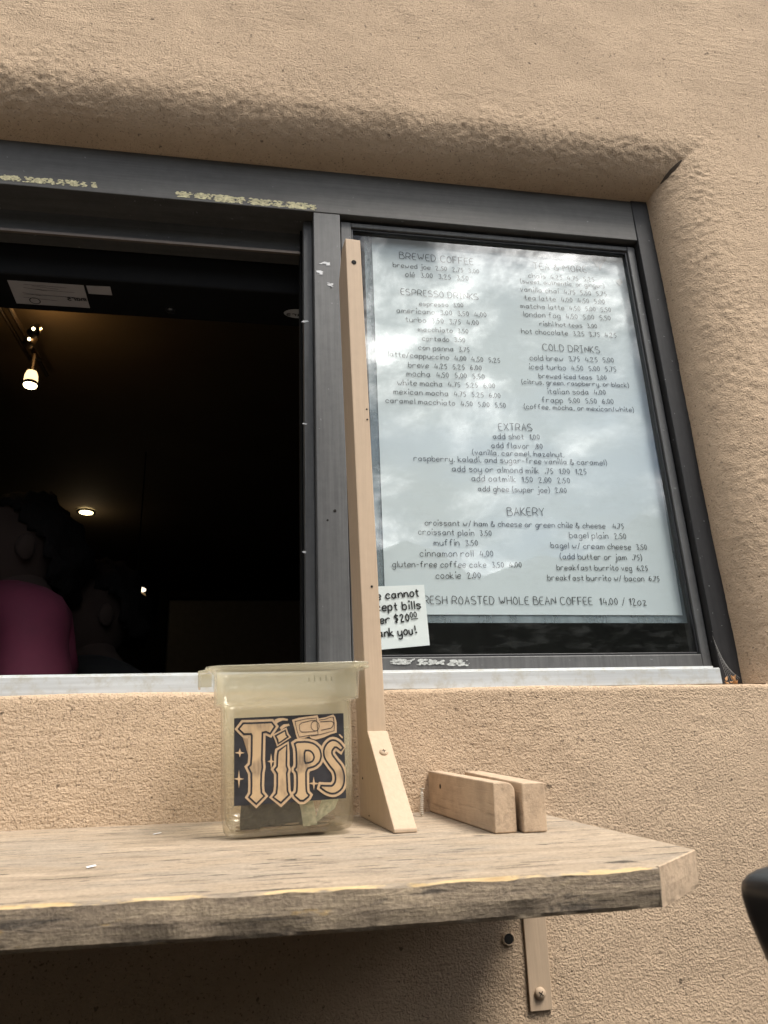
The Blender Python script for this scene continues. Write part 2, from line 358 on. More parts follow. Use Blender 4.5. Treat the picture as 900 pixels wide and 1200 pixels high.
ZS = P(400, 808.5, -.056).z          # sill level (top of the stucco ledge)
ZT = EYE+.976                     # top of the window frame
XR = P(812, 500, 0).x             # right edge of the frame
XL = -.80                         # left edge of the opening (outside the picture)
XR = .6835
FLO = .06                         # cafe floor
bm = bmesh.new()
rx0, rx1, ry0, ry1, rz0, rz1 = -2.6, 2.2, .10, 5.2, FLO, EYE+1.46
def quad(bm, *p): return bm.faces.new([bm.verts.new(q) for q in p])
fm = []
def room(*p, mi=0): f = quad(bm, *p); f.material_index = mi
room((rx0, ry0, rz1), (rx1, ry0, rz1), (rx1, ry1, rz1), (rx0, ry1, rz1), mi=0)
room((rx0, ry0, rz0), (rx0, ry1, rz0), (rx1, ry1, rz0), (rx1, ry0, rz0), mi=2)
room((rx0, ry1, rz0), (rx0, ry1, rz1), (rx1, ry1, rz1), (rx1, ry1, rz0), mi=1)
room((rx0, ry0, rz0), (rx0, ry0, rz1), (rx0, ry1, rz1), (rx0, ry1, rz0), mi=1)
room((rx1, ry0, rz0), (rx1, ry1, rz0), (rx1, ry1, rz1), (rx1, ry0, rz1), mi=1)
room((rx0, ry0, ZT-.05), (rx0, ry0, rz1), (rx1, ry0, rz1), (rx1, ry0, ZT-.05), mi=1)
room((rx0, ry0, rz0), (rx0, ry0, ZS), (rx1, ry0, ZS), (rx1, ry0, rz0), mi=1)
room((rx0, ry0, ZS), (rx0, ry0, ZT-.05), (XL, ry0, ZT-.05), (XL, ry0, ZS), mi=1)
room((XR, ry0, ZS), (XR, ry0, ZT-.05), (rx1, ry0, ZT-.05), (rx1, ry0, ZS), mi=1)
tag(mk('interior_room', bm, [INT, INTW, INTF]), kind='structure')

# ------------------------------------------------------------------ stucco wall with rounded reveal
RAD = .090; DEP = .068      # roll width along the wall, depth of the recess
def axis(vals): return np.unique(np.round(np.array(vals), 6))
ang = np.linspace(0, math.pi/2, 40); arc = RAD*(1-np.cos(ang))       # distance from the frame edge along the quarter round
xs = axis(list(np.linspace(-4, -1.1, 16))+list(np.linspace(-1.1, -.5, 60))+list(np.arange(-.5, XR-.001, .0028))+list(XR+arc)+list(np.arange(XR+RAD+.0025, 1.05, .003))+list(np.linspace(1.06, 4, 24))+list(XL-arc))
zs_ = axis(list(np.linspace(0, EYE-.36, 12))+list(np.arange(EYE-.36, ZS-.0075, .0028))+[ZS-.007, ZS-.0045, ZS-.002, ZS-.0006, ZS, ZS+.0004]+list(np.arange(ZS+.004, ZT-.001, .003))+list(ZT+arc)+list(np.arange(ZT+RAD+.0025, EYE+1.5, .003))+list(np.linspace(EYE+1.52, 3.6, 12)))
X, Z = np.meshgrid(xs, zs_, indexing='ij')
sx = np.maximum(X-XR, XL-X); sz = Z-ZT
sd = np.maximum(sx, sz)
inside = (sd < -1e-6) & (Z > ZS+1e-6)
t = np.clip(1-np.clip(sd, 0, RAD)/RAD, 0, 1)
Y = -DEP*np.clip(1-t**2.05, 0, 1)**.52
below = Z < ZS-1e-9
YF = -.060
edge = np.clip((Z-(ZS-.007))/.007, 0, 1)
Y = np.where(below, YF+.007*(1-np.sqrt(np.clip(1-edge**2, 0, 1))), Y)
ledge = (np.abs(Z-ZS) < 1e-7)
Y = np.where(ledge, YF+.008, Y)
low = np.clip((ZS+.02-Z)/.05, 0, 1)
Pp = np.stack([X, Y, Z], -1)
# normals from the smooth surface
gx = np.gradient(Pp, axis=0); gz = np.gradient(Pp, axis=1)
N = np.cross(gx.reshape(-1, 3), gz.reshape(-1, 3)); N /= (np.linalg.norm(N, axis=1, keepdims=True)+1e-12)
N = np.where(N[:, 1:2] > 0, -N, N)
flat = Pp.reshape(-1, 3)
big = fbm(flat, 6, 3, 1)*.0022+fbm(flat, 30, 2, 5)*.0004
rough = np.clip(1-np.abs(sd.reshape(-1)-.07)/.10, 0, 1)*(~below.reshape(-1))
patch = np.clip(fbm(flat, 6, 2, 9)*.35+.75, 0.5, 1.1)
gr = fbm(flat, 185, 2, 11); gr2 = 1-np.abs(fbm(flat+fbm(flat, 60, 2, 31)[:, None]*.004, 105, 2, 17))*1.7
ca, sa = math.cos(R_(38)), math.sin(R_(38))
rot = np.stack([flat[:, 0]*ca+flat[:, 2]*sa, flat[:, 1]*.4, -flat[:, 0]*sa+flat[:, 2]*ca], -1)
tro = fbm(rot*np.array([28, 60, 190.]), 1, 2, 21)
mask = np.clip(fbm(flat, 5, 2, 25)*1.6, 0, 1)*below.reshape(-1)
disp = big+patch*(gr*(.00024+.0014*rough)+np.clip(gr2, -.5, 1)*.00065*rough+gr2*.00012)+mask*tro*.0008
disp *= np.where(np.abs(X.reshape(-1)) < 1.2, 1, .6)
disp = np.where((ledge | (np.abs(sd) < 1e-6)).reshape(-1), disp*.25, disp)
co = flat+N*disp[:, None]
nx, nz = X.shape
idx = np.arange(nx*nz).reshape(nx, nz)
keep = ~((inside[:-1, :-1] | inside[1:, :-1] | inside[:-1, 1:] | inside[1:, 1:]))
zc = (Z[:-1, :-1]+Z[1:, 1:])/2; xc = (X[:-1, :-1]+X[1:, 1:])/2
keep &= ~((xc < XR) & (xc > XL) & (zc > ZS) & (zc < ZT))
q = np.stack([idx[:-1, :-1], idx[1:, :-1], idx[1:, 1:], idx[:-1, 1:]], -1)[keep]
me = bpy.data.meshes.new('stucco_wall')
me.vertices.add(len(co)); me.vertices.foreach_set('co', co.astype(np.float32).ravel())
me.loops.add(q.size); me.loops.foreach_set('vertex_index', q.ravel().astype(np.int32))
me.polygons.add(len(q)); me.polygons.foreach_set('loop_start', (np.arange(len(q))*4).astype(np.int32))
me.polygons.foreach_set('use_smooth', np.ones(len(q), dtype=bool))
me.update(calc_edges=True); me.validate()
bm = bmesh.new(); bm.from_mesh(me); loose = [v for v in bm.verts if not v.link_faces]; bmesh.ops.delete(bm, geom=loose, context='VERTS'); bm.to_mesh(me); bm.free()
me.materials.append(STUCCO)
wall = bpy.data.objects.new('stucco_wall', me); COL.objects.link(wall)
tag(wall, 'rough tan stucco wall with a deep rounded window recess', 'wall')
# ledge between the stucco front and the frame, behind the aluminium sill
bm = bmesh.new(); quad(bm, (XL-.1, YF+.006, ZS-.0005), (XR+RAD+.05, YF+.006, ZS-.0005), (XR+RAD+.05, .02, ZS-.0005), (XL-.1, .02, ZS-.0005))
mk('ledge', bm, STUCCO, wall)
# drilled hole below the shelf: a dark plug with a raised paint rim
def hole(name, at, r, parent, mat=HOLE, nrm=Vector((0, -1, 0)), rim=None):
    bm = bmesh.new(); lathe(bm, [(r*1.0, 0), (r*.96, .0005), (r*.5, .0007)], 16, nrm, at)
    return mk(name, bm, mat, parent)
hp = P(595, 1100, YF)+Vector((0, -.0022, 0)); bm = bmesh.new()
lathe(bm, [(.0072, -.006), (.0072, .0016), (.0058, .0022), (.0052, .001)], 18, Vector((0, -1, 0)), hp, cap=False); mk('drill_hole_rim', bm, STUCCO, wall)
hole('drill_hole', hp+Vector((0, -.0012, 0)), .0053, wall)
# torn crack in the mitred corner of the recess
cp = [Vector((XR+a, -DEP*(1-(1-a/RAD)**2.05)**.52-.0016, ZT+a)) for a in (.012, .020, .028, .036, .044)]
bm = bmesh.new(); prev = None
for i, p in enumerate(cp):
    w_ = (.0006, .0022, .0028, .0022, .0008)[i]
    cur = (bm.verts.new(p+Vector((-w_, 0, w_))), bm.verts.new(p+Vector((w_, 0, -w_))))
    if prev: bm.faces.new((prev[0], prev[1], cur[1], cur[0]))
    prev = cur
mk('corner_crack', bm, plain('dark_crack', (.06, .04, .025), .95).m, wall)

# ------------------------------------------------------------------ window
win = empty('takeout_window', (0, 0, ZS))
tag(win, 'dark bronze aluminium takeout window with its left half slid open', 'window')
WO = Vector((0, 0, ZS))
def wbox(name, lo, hi, mat, bev=.0012, parent=win, extra=()):
    bm = bmesh.new(); box(bm, off(lo, WO), off(hi, WO), bev)
    for l2, h2 in extra: box(bm, off(l2, WO), off(h2, WO), bev)
    return mk(name, bm, mat, parent)
hb = P(367, 248, 0).z                 # underside of the header
jx = P(747, 281, 0).x                 # inner edge of the right jamb
mx0, mx1 = P(367.3, 248, 0).x, P(398.3, 251, 0).x
jx = (P(747, 281, 0).x+P(842, 782.7, 0).x)/2
SILT = P(500, 786.8, -.050).z          # top of the metal sill
hdr = wbox('frame_header', (XL, 0, hb), (XR-.012, .085, ZT+.02), FR_H)
wbox('frame_jamb', (jx, -.002, ZS-.002), (XR+.004, .085, ZT+.02), FR_D)
wbox('frame_jamb', (XL-.004, -.002, ZS-.002), (XL+.06, .085, hb-.0005), FR_D)
mul = wbox('mullion', (mx0, .0005, SILT-.02), (mx1, .06, hb-.0005), FR_V)
wbox('mullion_stop', (mx0-.0145, .022, SILT-.02), (mx0-.0004, .075, hb-.001), FR_V)
wbox('mullion_stop', (mx0-.018, .045, SILT-.02), (mx0-.0150, .08, hb-.001), BLK)
# inner sliding track at the head of the open half
tz = EYE+.852
wbox('head_track', (XL+.06, .055, tz), (mx0-.016, .0845, tz+.045), FR_H)
wbox('track_lip', (XL+.06, .050, tz-.004), (mx0-.0165, .0545, tz+.001), plain('worn_track_lip', (.20, .16, .13), .4, .4).m, .0005)
# fixed sash
gx0 = P(411, 262, .012).x; gx1 = (P(735.3, 296, .012).x+P(820.7, 765, .012).x)/2
gz1 = P(600, 283, .012).z; gz0 = P(640, 768.5, .012).z
sb = P(640, 783.5, .010).z
bm = bmesh.new()
def sb_(lo, hi): box(bm, off(lo, WO), off(hi, WO), .0012)
sb_((mx1+.002, .010, sb), (gx0, .040, hb-.006)); sb_((gx1, .010, sb), (jx-.0025, .040, hb-.006))
sb_((gx0+.0003, .0105, gz1), (gx1-.0003, .0398, hb-.0062)); sb_((gx0+.0003, .0105, sb), (gx1-.0003, .0398, gz0))
sash = mk('sash_frame', bm, FR_V, win)
GY = .020
bm = bmesh.new(); quad(bm, *[off(p, WO) for p in ((gx0-.004, GY, gz0-.004), (gx1+.004, GY, gz0-.004), (gx1+.004, GY, gz1+.004), (gx0-.004, GY, gz1+.004))])
mk('glass_pane', bm, GLASS, sash)
bm = bmesh.new()
g = .0035
for lo, hi in (((gx0+.0004, .014, gz0+.0004), (gx0+g, .0195, gz1-.0004)), ((gx1-g, .014, gz0+.0004), (gx1-.0004, .0195, gz1-.0004)),
               ((gx0+g+.0002, .0142, gz1-g), (gx1-g-.0002, .0195, gz1-.0004)), ((gx0+g+.0002, .0142, gz0+.0004), (gx1-g-.0002, .0195, gz0+g))):
    box(bm, off(lo, WO), off(hi, WO), .0005)
mk('glazing_gasket', bm, BLACKM, sash)
# a spare sliding panel rail inside, seen through the strip of glass under the menu
wbox('inner_rail', (mx1, .055, SILT), (jx, .075, SILT+.022), FR_H)
# metal sill
sy = -.050
sr = P(845, 792, sy).x
bm = bmesh.new()
pr = [(sy+.001, ZS-.0016), (sy, ZS+.001), (sy, SILT-.001), (sy+.002, SILT), (sy+.014, SILT+.0006), (sy+.0145, SILT+.0045), (.009, SILT+.005), (.009, ZS-.0016)]
prism(bm, [off((XL, y, z), WO) for y, z in pr], (sr-XL, 0, 0))
mk('metal_sill', bm, SILL, win)
# residue of masking tape on the header: broken flakes
def flakes(x0, y0, x1, y1, Y, n, hpx, parent, mat, name, gap=.25):
    bm = bmesh.new()
    for i in range(n):
        f = random.random(); v = (random.random()-.5)*hpx
        if gap > 0 and .55+.35*math.sin(f*19+x0)+.3*math.sin(f*53+x1)+.25*math.sin(v*1.3+f*90) < random.random()+gap-.2: continue
        c = P(x0+(x1-x0)*f, y0+(y1-y0)*f+v, Y); r = random.uniform(.0005, .0024)*(1.5 if n < 12 else 1); k = random.randint(5, 8)
        vs = []
        for j in range(k):
            a = 2*math.pi*j/k; rr = r*random.uniform(.5, 1.15)
            vs.append(bm.verts.new(off((c.x+rr*1.7*math.cos(a), Y-.0002-.00035*random.random(), c.z+rr*.75*math.sin(a)), WO)))
        bm.faces.new(vs)
    return mk(name, bm, mat, parent)
flakes(0, 208, 112, 217, 0, 700, 6, win, TAPE, 'tape_residue')
flakes(206, 227, 270, 233, 0, 480, 6, win, TAPE, 'tape_residue')
flakes(250, 232, 370, 243, 0, 950, 7, win, TAPE, 'tape_residue', .1)
flakes(450, 775, 550, 777, .0098, 420, 6, win, plain('white_residue', (.42, .43, .41), .8, var=.4, vs=200).m, 'tape_residue', .3)
WCH = plain('bare_metal_chip', (.6, .6, .6), .5).m
for (a, b, c, d, n) in ((376, 308, 386, 310, 5), (373, 319, 376, 320, 3), (383, 331, 390, 335, 8)):
    flakes(a, b, c, d, .0003, n, 3, mul, WCH, 'paint_chip', 0)
flakes(357, 300, 357, 760, .0218, 9, 4, win, WCH, 'paint_chip', .2)
for (x, y, r) in ((392.5, 598.5, .0021), (384, 609.5, .0014), (388, 337, .0011)):
    hole('screw_hole', off(P(x, y, .0005), WO), r, mul)

# ------------------------------------------------------------------ writing: single-stroke hand lettering
GL = {'a': '593A1907152445575A 5A5564', 'b': '0E04 082A4A5856442405', 'c': '584A2A0806143455', 'd': '584A2A0806143456 5E54', 'e': '0757594A2A0806143455',
 'f': '5D4E3E2C24 0A4A', 'g': '584A2A0806143456 5A51301001', 'h': '0E04 082A4A5854', 'i': '1A14 1D1C', 'j': '3A31200001 3D3C', 'k': '0E04 4A0754', 'l': '1E14',
 'm': '0A04 082A3834 385A7874', 'n': '0A04 082A4A5854', 'o': '2A0806143456584A2A', 'p': '0A00 082A4A5856442405', 'q': '584A2A0806143456 5A50', 'r': '0A04 082A4A59',
 's': '593A1A0918475645341405', 't': '2D253444 0A4A', 'u': '0A06143456 5A54', 'v': '0A245A', 'w': '0A1437547A', 'x': '0A54 5A04', 'y': '0A06143456 5A51301001', 'z': '0A5A0454',
 'A': '043E64 1858', 'B': '0E04 0E4E5C4A0A 4A68654404', 'C': '6D4E2E0C06244465', 'D': '0E04 0E3E5C69563404', 'E': '5E0E0454 0949', 'F': '5E0E04 0949', 'G': '6D4E2E0C06244466 6939',
 'H': '0E04 6E64 0969', 'I': '0E4E 2E24 0444', 'K': '0E04 5E0954', 'L': '0E0454', 'M': '040E488E84', 'N': '040E646E', 'O': '3E1C08153455685C3E', 'P': '040E4E6C6A4808', 'R': '040E4E6C6A4808 3864',
 'S': '5D4E2E0C0A496765441405', 'T': '0E6E 3E34', 'U': '0E062444666E', 'W': '0E244A648E', 'X': '0E64 6E04', 'Y': '0E396E 3934', '&': '641B2E4C0805245468',
 '0': '2D0B0724474B2D', '1': '0B2D24', '2': '0B1D3D4B0454', '3': '0D4D2947452405', '4': '2D0757 4A44', '5': '4D1D0A3947351404', '6': '3D0A062446482907', '7': '0D4D14', '8': '2D0B29462406294B2D', '9': '4A290B2D4B34',
 '.': '0405', ',': '1503', '/': '034E', '(': '2F0B0622', ')': '0F2B2602', '-': '0848', '$': '5C3D1D0B49472505 2F23', '!': '2E28 2524', 'é': '0757594A2A0806143455 2C4E'}
def strokes(text):
    out = []; x = 0
    for ch in text:
        if ch == ' ': x += 4; continue
        g = GL[ch]; mxx = 0
        for stt in g.split(' '):
            pl = [(int(stt[i], 36), int(stt[i+1], 36)-4) for i in range(0, len(stt), 2)]
            mxx = max(mxx, max(p[0] for p in pl)); out.append([(x+p[0], p[1]) for p in pl])
        x += mxx+2.3
    return out, x-2.3
def smooth_poly(pl):
    if len(pl) < 4: return pl
    o = [pl[0]]
    for a, b in zip(pl, pl[1:]):
        o.append((a[0]*.75+b[0]*.25, a[1]*.75+b[1]*.25)); o.append((a[0]*.25+b[0]*.75, a[1]*.25+b[1]*.75))
    o.append(pl[-1]); return o
def ribbon(bm, pts, w, nrm, taper=False):
    pts = [Vector(p) for p in pts]; nrm = Vector(nrm); L = []; n = len(pts)
    closed = n > 3 and (pts[0]-pts[-1]).length < 1e-7
    for i, p in enumerate(pts):
        if closed: a, b = pts[i-1 if i > 0 else n-2], pts[i+1 if i < n-1 else 1]
        else: a, b = pts[max(0, i-1)], pts[min(n-1, i+1)]
        t = (b-a).normalized(); s_ = nrm.cross(t)
        t1 = (p-a).normalized() if (p-a).length > 1e-9 else t
        k = 1/max(.55, abs(t1.dot(t)))
        ww = w*k
        L.append((bm.verts.new(p+s_*ww/2), bm.verts.new(p-s_*ww/2)))
    for a, b in zip(L, L[1:]): bm.faces.new((a[0], b[0], b[1], a[1]))
def write(bm, text, pa, pb, Y, w, origin, cap=None, jit=.25, hs=1.0):
    """lettering between two photograph pixels on the plane Y"""
    A, B = P(*pa, Y), P(*pb, Y); st, wd = strokes(text); ex = (B-A)/wd; sc = ex.length
    up_ = Vector((-ex.z, 0, ex.x)).normalized()*sc*hs
    nrm = Vector((0, -1, 0)); lead = []
    for pl in st:
        dx, dy = random.uniform(-jit, jit), random.uniform(-jit, jit)
        dot = len(pl) == 2 and abs(pl[0][1]-pl[1][1]) <= 1 and abs(pl[0][0]-pl[1][0]) <= 1
        if dot: pl = [(pl[0][0]+.2, pl[0][1]-.3), (pl[0][0]+.2, pl[0][1]+1.7)]
        pl = smooth_poly(pl)
        ribbon(bm, [off(A+ex*(x+dx)+up_*(y+dy), origin) for x, y in pl], w*(1.5 if dot else 1), nrm)

# ------------------------------------------------------------------ menu
MY = .030
pTL, pTR, pBR, pBL = P(435.5, 275.5, MY), P(731, 298.5, MY), P(800, 721, MY), P(452, 720, MY)
MO = (pTL+pTR+pBR+pBL)/4
menu = empty('menu_sheet', MO)
tag(menu, 'large white laminated price list taped up behind the window glass', 'menu')
def grid_sheet(name, c, thick, mat, parent, origin, n=24, wav=.0):
    bm = bmesh.new(); prism(bm, [off(p, origin) for p in c], (0, thick, 0))
    return mk(name, bm, mat, parent)
grid_sheet('paper_sheet', (pTL, pTR, pBR, pBL), .0003, PAPER, menu, MO, 2)
e = .0125
fc = (pTL+Vector((-e, .0012, e*.6)), pTR+Vector((e*.9, .0012, e*.6)), pBR+Vector((e*.9, .0012, -e*.9)), pBL+Vector((-e, .0012, -e*.9)))
grid_sheet('lamination_film', fc, .0004, FILM, menu, MO, 2)
def z3(x, y): return (420+x/4.5, 270+y/4.5)
def z4(x, y): return (590+x/4.5, 270+y/4.5)
def z5(x, y): return (430+x/2.5, 480+y/2.5)
SECT = {
 'coffee': [('BREWED COFFEE', z3(217, 148), z3(607, 182), 1), ('brewed joe  2.50  2.75  3.00', z3(183, 192), z3(636, 228), 0), ('olé  3.00  3.25  3.50', z3(248, 243), z3(580, 266), 0)],
 'espresso': [('ESPRESSO DRINKS', z3(225, 338), z3(633, 366), 1), ('espresso  3.00', z3(323, 396), z3(552, 406), 0), ('americano  3.00  3.50  4.00', z3(203, 433), z3(675, 458), 0),
  ('turbo  3.50  3.75  4.00', z3(250, 482), z3(635, 500), 0), ('macchiato  3.50', z3(316, 532), z3(580, 544), 0), ('cortado  3.50', z3(337, 581), z3(563, 590), 0), ('con panna  3.75', z3(318, 629), z3(587, 641), 0),
  ('latte/cappuccino  4.00  4.50  5.25', z3(157, 664), z3(747, 698), 0), ('breve  4.25  5.25  6.00', z3(265, 721), z3(650, 738), 0), ('mocha  4.50  5.00  5.50', z3(257, 767), z3(665, 785), 0),
  ('white mocha  4.75  5.25  6.00', z3(208, 815), z3(720, 833), 0), ('mexican mocha  4.75  5.25  6.00', z3(187, 862), z3(750, 884), 0), ('caramel macchiato  4.50  5.00  5.50', z3(145, 908), z3(778, 936), 0)],
 'tea': [('TEA & MORE', z4(160, 203), z4(440, 223), 1), ('chais  4.25  4.75  5.25', z4(133, 249), z4(480, 271), 0), ('(sweet, authentic, or ginger)', z4(90, 277), z4(532, 303), 0), ('vanilla chai  4.75  5.50  5.75', z4(90, 321), z4(545, 348), 0),
  ('tea latte  4.00  4.50  5.00', z4(113, 366), z4(536, 388), 0), ('matcha latte  4.50  5.00  5.50', z4(92, 409), z4(568, 431), 0), ('london fog  4.50  5.00  5.50', z4(106, 454), z4(566, 475), 0),
  ('rishi hot teas  3.00', z4(192, 503), z4(494, 516), 0), ('hot chocolate  3.25  3.75  4.25', z4(97, 543), z4(596, 565), 0)],
 'cold': [('COLD DRINKS', z4(210, 632), z4(510, 647), 1), ('cold brew  3.75  4.25  5.00', z4(140, 684), z4(583, 697), 0), ('iced turbo  4.50  5.00  5.75', z4(138, 731), z4(596, 745), 0), ('brewed iced teas  3.00', z4(188, 778), z4(544, 788), 0),
  ('(citrus, green, raspberry, or black)', z4(98, 808), z4(662, 827), 0), ('italian soda  4.00', z4(234, 862), z4(540, 867), 0), ('frapp  5.00  5.50  6.00', z4(205, 907), z4(582, 915), 0), ('(coffee, mocha, or mexican/white)', z4(110, 940), z4(688, 958), 0)],
 'extras': [('EXTRAS', z5(387, 60), z5(485, 62), 1), ('add shot  1.00', z5(370, 85), z5(506, 88), 0), ('add flavor  .80', z5(365, 112), z5(515, 115), 0), ('(vanilla, caramel, hazelnut,', z5(310, 132), z5(578, 139), 0),
  ('raspberry, kaladi, and sugar-free vanilla & caramel)', z5(138, 150), z5(703, 163), 0), ('add soy or almond milk  .75  1.00  1.25', z5(250, 181), z5(644, 190), 0), ('add oatmilk  1.50  2.00  2.50', z5(307, 209), z5(595, 216), 0), ('add ghee (super joe)  2.00', z5(326, 239), z5(585, 244), 0)],
 'bakery': [('BAKERY', z5(413, 310), z5(521, 311), 1), ('croissant w/ ham & cheese or green chile & cheese   4.75', z5(170, 339), z5(753, 349), 0), ('croissant plain  3.50', z5(151, 366), z5(365, 370), 0), ('bagel plain  2.50', z5(594, 376), z5(760, 379), 0),
  ('muffin  3.50', z5(197, 398), z5(325, 399), 0), ('bagel w/ cream cheese  3.50', z5(540, 405), z5(821, 411), 0), ('cinnamon roll  4.00', z5(156, 430), z5(370, 431), 0), ('(add butter or jam  .75)', z5(567, 438), z5(806, 441), 0),
  ('gluten-free coffee cake  3.50  4.00', z5(75, 461), z5(453, 463), 0), ('breakfast burrito veg  6.25', z5(557, 470), z5(823, 472), 0), ('cookie  2.00', z5(203, 495), z5(333, 494), 0), ('breakfast burrito w/ bacon  6.75', z5(530, 500), z5(858, 503), 0)],
 'beans': [('FRESH ROASTED WHOLE BEAN COFFEE  14.00 / 12oz', z5(150, 569), z5(820, 573), 1)]}
for k, lines in SECT.items():
    bm = bmesh.new()
    for tx, a, b, hd in lines: write(bm, tx, a, b, MY-.0009,   .00098 if hd else .00086, MO)
    mk('lettering', bm, INK, menu)
# scraps of tape on the menu's right corner
def tape(px, Y, parent, origin, mat=CTAPE):
    bm = bmesh.new(); prism(bm, [off(P(x, y, Y), origin) for x, y in px], (0, .0002, 0)); return mk('tape_strip', bm, mat, parent)
tape([(691, 300), (699, 297), (703, 307), (700, 313)], MY-.0014, menu, MO); tape([(699, 296), (712, 303), (706, 310), (703, 317)], MY-.0012, menu, MO)
tape([(722, 329), (727, 326), (730, 331), (726, 335)], MY-.0012, menu, MO)

# ------------------------------------------------------------------ handwritten note
NY = .0262
nTR, nBR = P(430+603/9, 670+137/9, NY), P(430+663/9, 670+775/9, NY)
lftT, lftB = P(431, 670+158/9, NY), P(437, 670+830/9, NY)
NO = (nTR+nBR+lftT+lftB)/4
note = empty('handwritten_note', NO); tag(note, 'small white handwritten note about twenty dollar bills beside the wooden post', 'note')
grid_sheet('paper_sheet', (lftT, nTR, nBR, lftB), .0004, NOTEP, note, NO, 2)
def z7(x, y): return (430+x/9, 670+y/9)
bm = bmesh.new(); NW = .0019
for tx, a, b, hs in (('We cannot', z7(20, 305), z7(550, 255), 1.0), ('accept bills', z7(-40, 425), z7(568, 388), 1.0), ('over $20', z7(20, 560), z7(450, 522), 1.0), ('Thank you!', z7(0, 705), z7(518, 655), 1.1)):
    write(bm, tx, a, b, NY-.0009, NW, NO, hs=hs, jit=.35)
write(bm, '00', z7(460, 487), z7(526, 482), NY-.0009, .0013, NO); ribbon(bm, [off(P(*z7(465, 500), NY-.0009), NO), off(P(*z7(540, 494), NY-.0009), NO)], .0013, (0, -1, 0))
mk('lettering', bm, INKB, note)

# ------------------------------------------------------------------ shelf
TH = .0265
nS = Vector((0, -SH_T, 1)).normalized()
def onS(x, Y): return Vector((x, Y, shelf_z(Y)))
pA, pB, pC, pD = S(641, 957), S(815, 995.5), S(773, 1015), S(450, 1037); pE = S(0, 1062)
pA = onS(pA.x, WALL_Y+.004)
dirF = (pE-pD).normalized(); pF = pE+dirF*((-.85-pE.x)/dirF.x); pF = onS(pF.x, pF.y)
pG = onS(-.85, WALL_Y+.004)
# keep the corner C on the front line
print('shelf', pA, pB, pC, pD, pE, S(421,964), S(466,987))
SO = onS(0, WALL_Y)
ring = []
def seg(a, b, n, tagm):
    for i in range(n): ring.append((a.lerp(b, i/n), tagm))
seg(pG, pF, 40, 'end'); seg(pF, pD, 300, 'front'); seg(pD, pC, 140, 'front'); seg(pC, pB, 40, 'chamf'); seg(pB, pA, 90, 'end'); seg(pA, pG, 60, 'back')
n = len(ring); bm = bmesh.new()
cen = Vector((-.1, -.22, 0))
arr = np.array([[p.x*1., p.y, 0] for p, _ in ring])
j1 = fbm(arr*np.array([1, 1, 1]), 38, 3, 3); j2 = fbm(arr, 55, 3, 8); j3 = fbm(arr, 22, 2, 14)
def inward(i):
    a, b = ring[i-1][0], ring[(i+1) % n][0]; t = (b-a).normalized(); s_ = t.cross(nS); 
    return -s_ if s_.dot(cen-ring[i][0]) < 0 else s_
lev = []
for lvl in range(5):
    row = []
    for i, (p, tg) in enumerate(ring):
        iw = inward(i); iw.z = 0; w = 1.0 if tg in ('front',) else .35
        if tg == 'back': w = 0
        if lvl == 0: d, z = (.0026+.0012*max(0, j1[i]+.2))*w, 0
        elif lvl == 1: d, z = .0004+.0006*w*j2[i], -(.0023+.0009*j2[i]+.0004*j3[i])*max(w, .25)
        elif lvl == 2: d, z = .0010*w*j3[i]+.0006, -TH*.55
        elif lvl == 3: d, z = .0015*w*(1+j1[i])+.0004, -TH+.0025
        else: d, z = .004*max(w, .3)+.0015*w*j2[i], -TH-.0006*j2[i]*w
        row.append(bm.verts.new(off(p+iw*d+nS*z, SO)))
    lev.append(row)
for l in range(4):
    for i in range(n):
        k = (i+1) % n; f = bm.faces.new((lev[l][i], lev[l][k], lev[l+1][k], lev[l+1][i])); f.smooth = False
        tg = ring[i][1]
        f.material_index = {'front': 2 if l == 0 else 1, 'chamf': 3, 'end': 3, 'back': 0}[tg]
ft = bm.faces.new(lev[0]); ft.material_index = 0
fb = bm.faces.new(lev[4][::-1]); fb.material_index = 0
bmesh.ops.recalc_face_normals(bm, faces=bm.faces)
shelf = mk('counter_shelf', bm, [SHTOP, SHFRONT, SHRAW, ENDG]); shelf.location = SO
tag(shelf, 'long weathered plank shelf with clipped corners under the takeout window', 'shelf')

# steel strap bracket
br = empty('shelf_bracket', P(628, 1070, YF)); BO = br.location.copy()
tag(br, 'flat tan painted steel bracket screwed to the stucco under the shelf', 'bracket')
bp = [P(613.5, 1066, YF-.005), P(641, 1066, YF-.005), P(648, 1183.5, YF-.005), P(622, 1186, YF-.005)]
bp[0].z = bp[1].z = shelf_z(YF)-TH-.001
bm = bmesh.new(); prism(bm, [off(p, BO) for p in bp], (0, .0035, 0), .0006); mk('strap', bm, PAINTB, br)
bm = bmesh.new(); x0, x1 = bp[0].x, bp[1].x
pr = [onS(x0, YF-.007)-nS*(TH+.0015), onS(x1, YF-.007)-nS*(TH+.0015), onS(x1, YF-.20)-nS*(TH+.0015), onS(x0, YF-.20)-nS*(TH+.0015)]
prism(bm, [off(p, BO) for p in pr], nS*-.0035, .0006); mk('shelf_arm', bm, PAINTB, br)
def screw_head(name, at, r, nrm, parent, mat, tilt=.3):
    nrm = Vector(nrm).normalized(); bm = bmesh.new(); lathe(bm, [(r, 0), (r*.98, r*.15), (r*.8, r*.38), (r*.45, r*.52), (.0001, r*.56)], 20, nrm, at)
    o = mk(name, bm, mat, parent, smooth=True)
    qn = Vector((0, 0, 1)).rotation_difference(nrm); bm = bmesh.new()
    for a in (tilt, tilt+math.pi/2):
        d = qn @ Vector((math.cos(a), math.sin(a), 0)); e_ = nrm.cross(d)
        c = Vector(at)+nrm*r*.58
        quad(bm, c+d*r*.5+e_*r*.08, c-d*r*.5+e_*r*.08, c-d*r*.5-e_*r*.08, c+d*r*.5-e_*r*.08)
    mk('drive_slot', bm, HOLE, o); return o
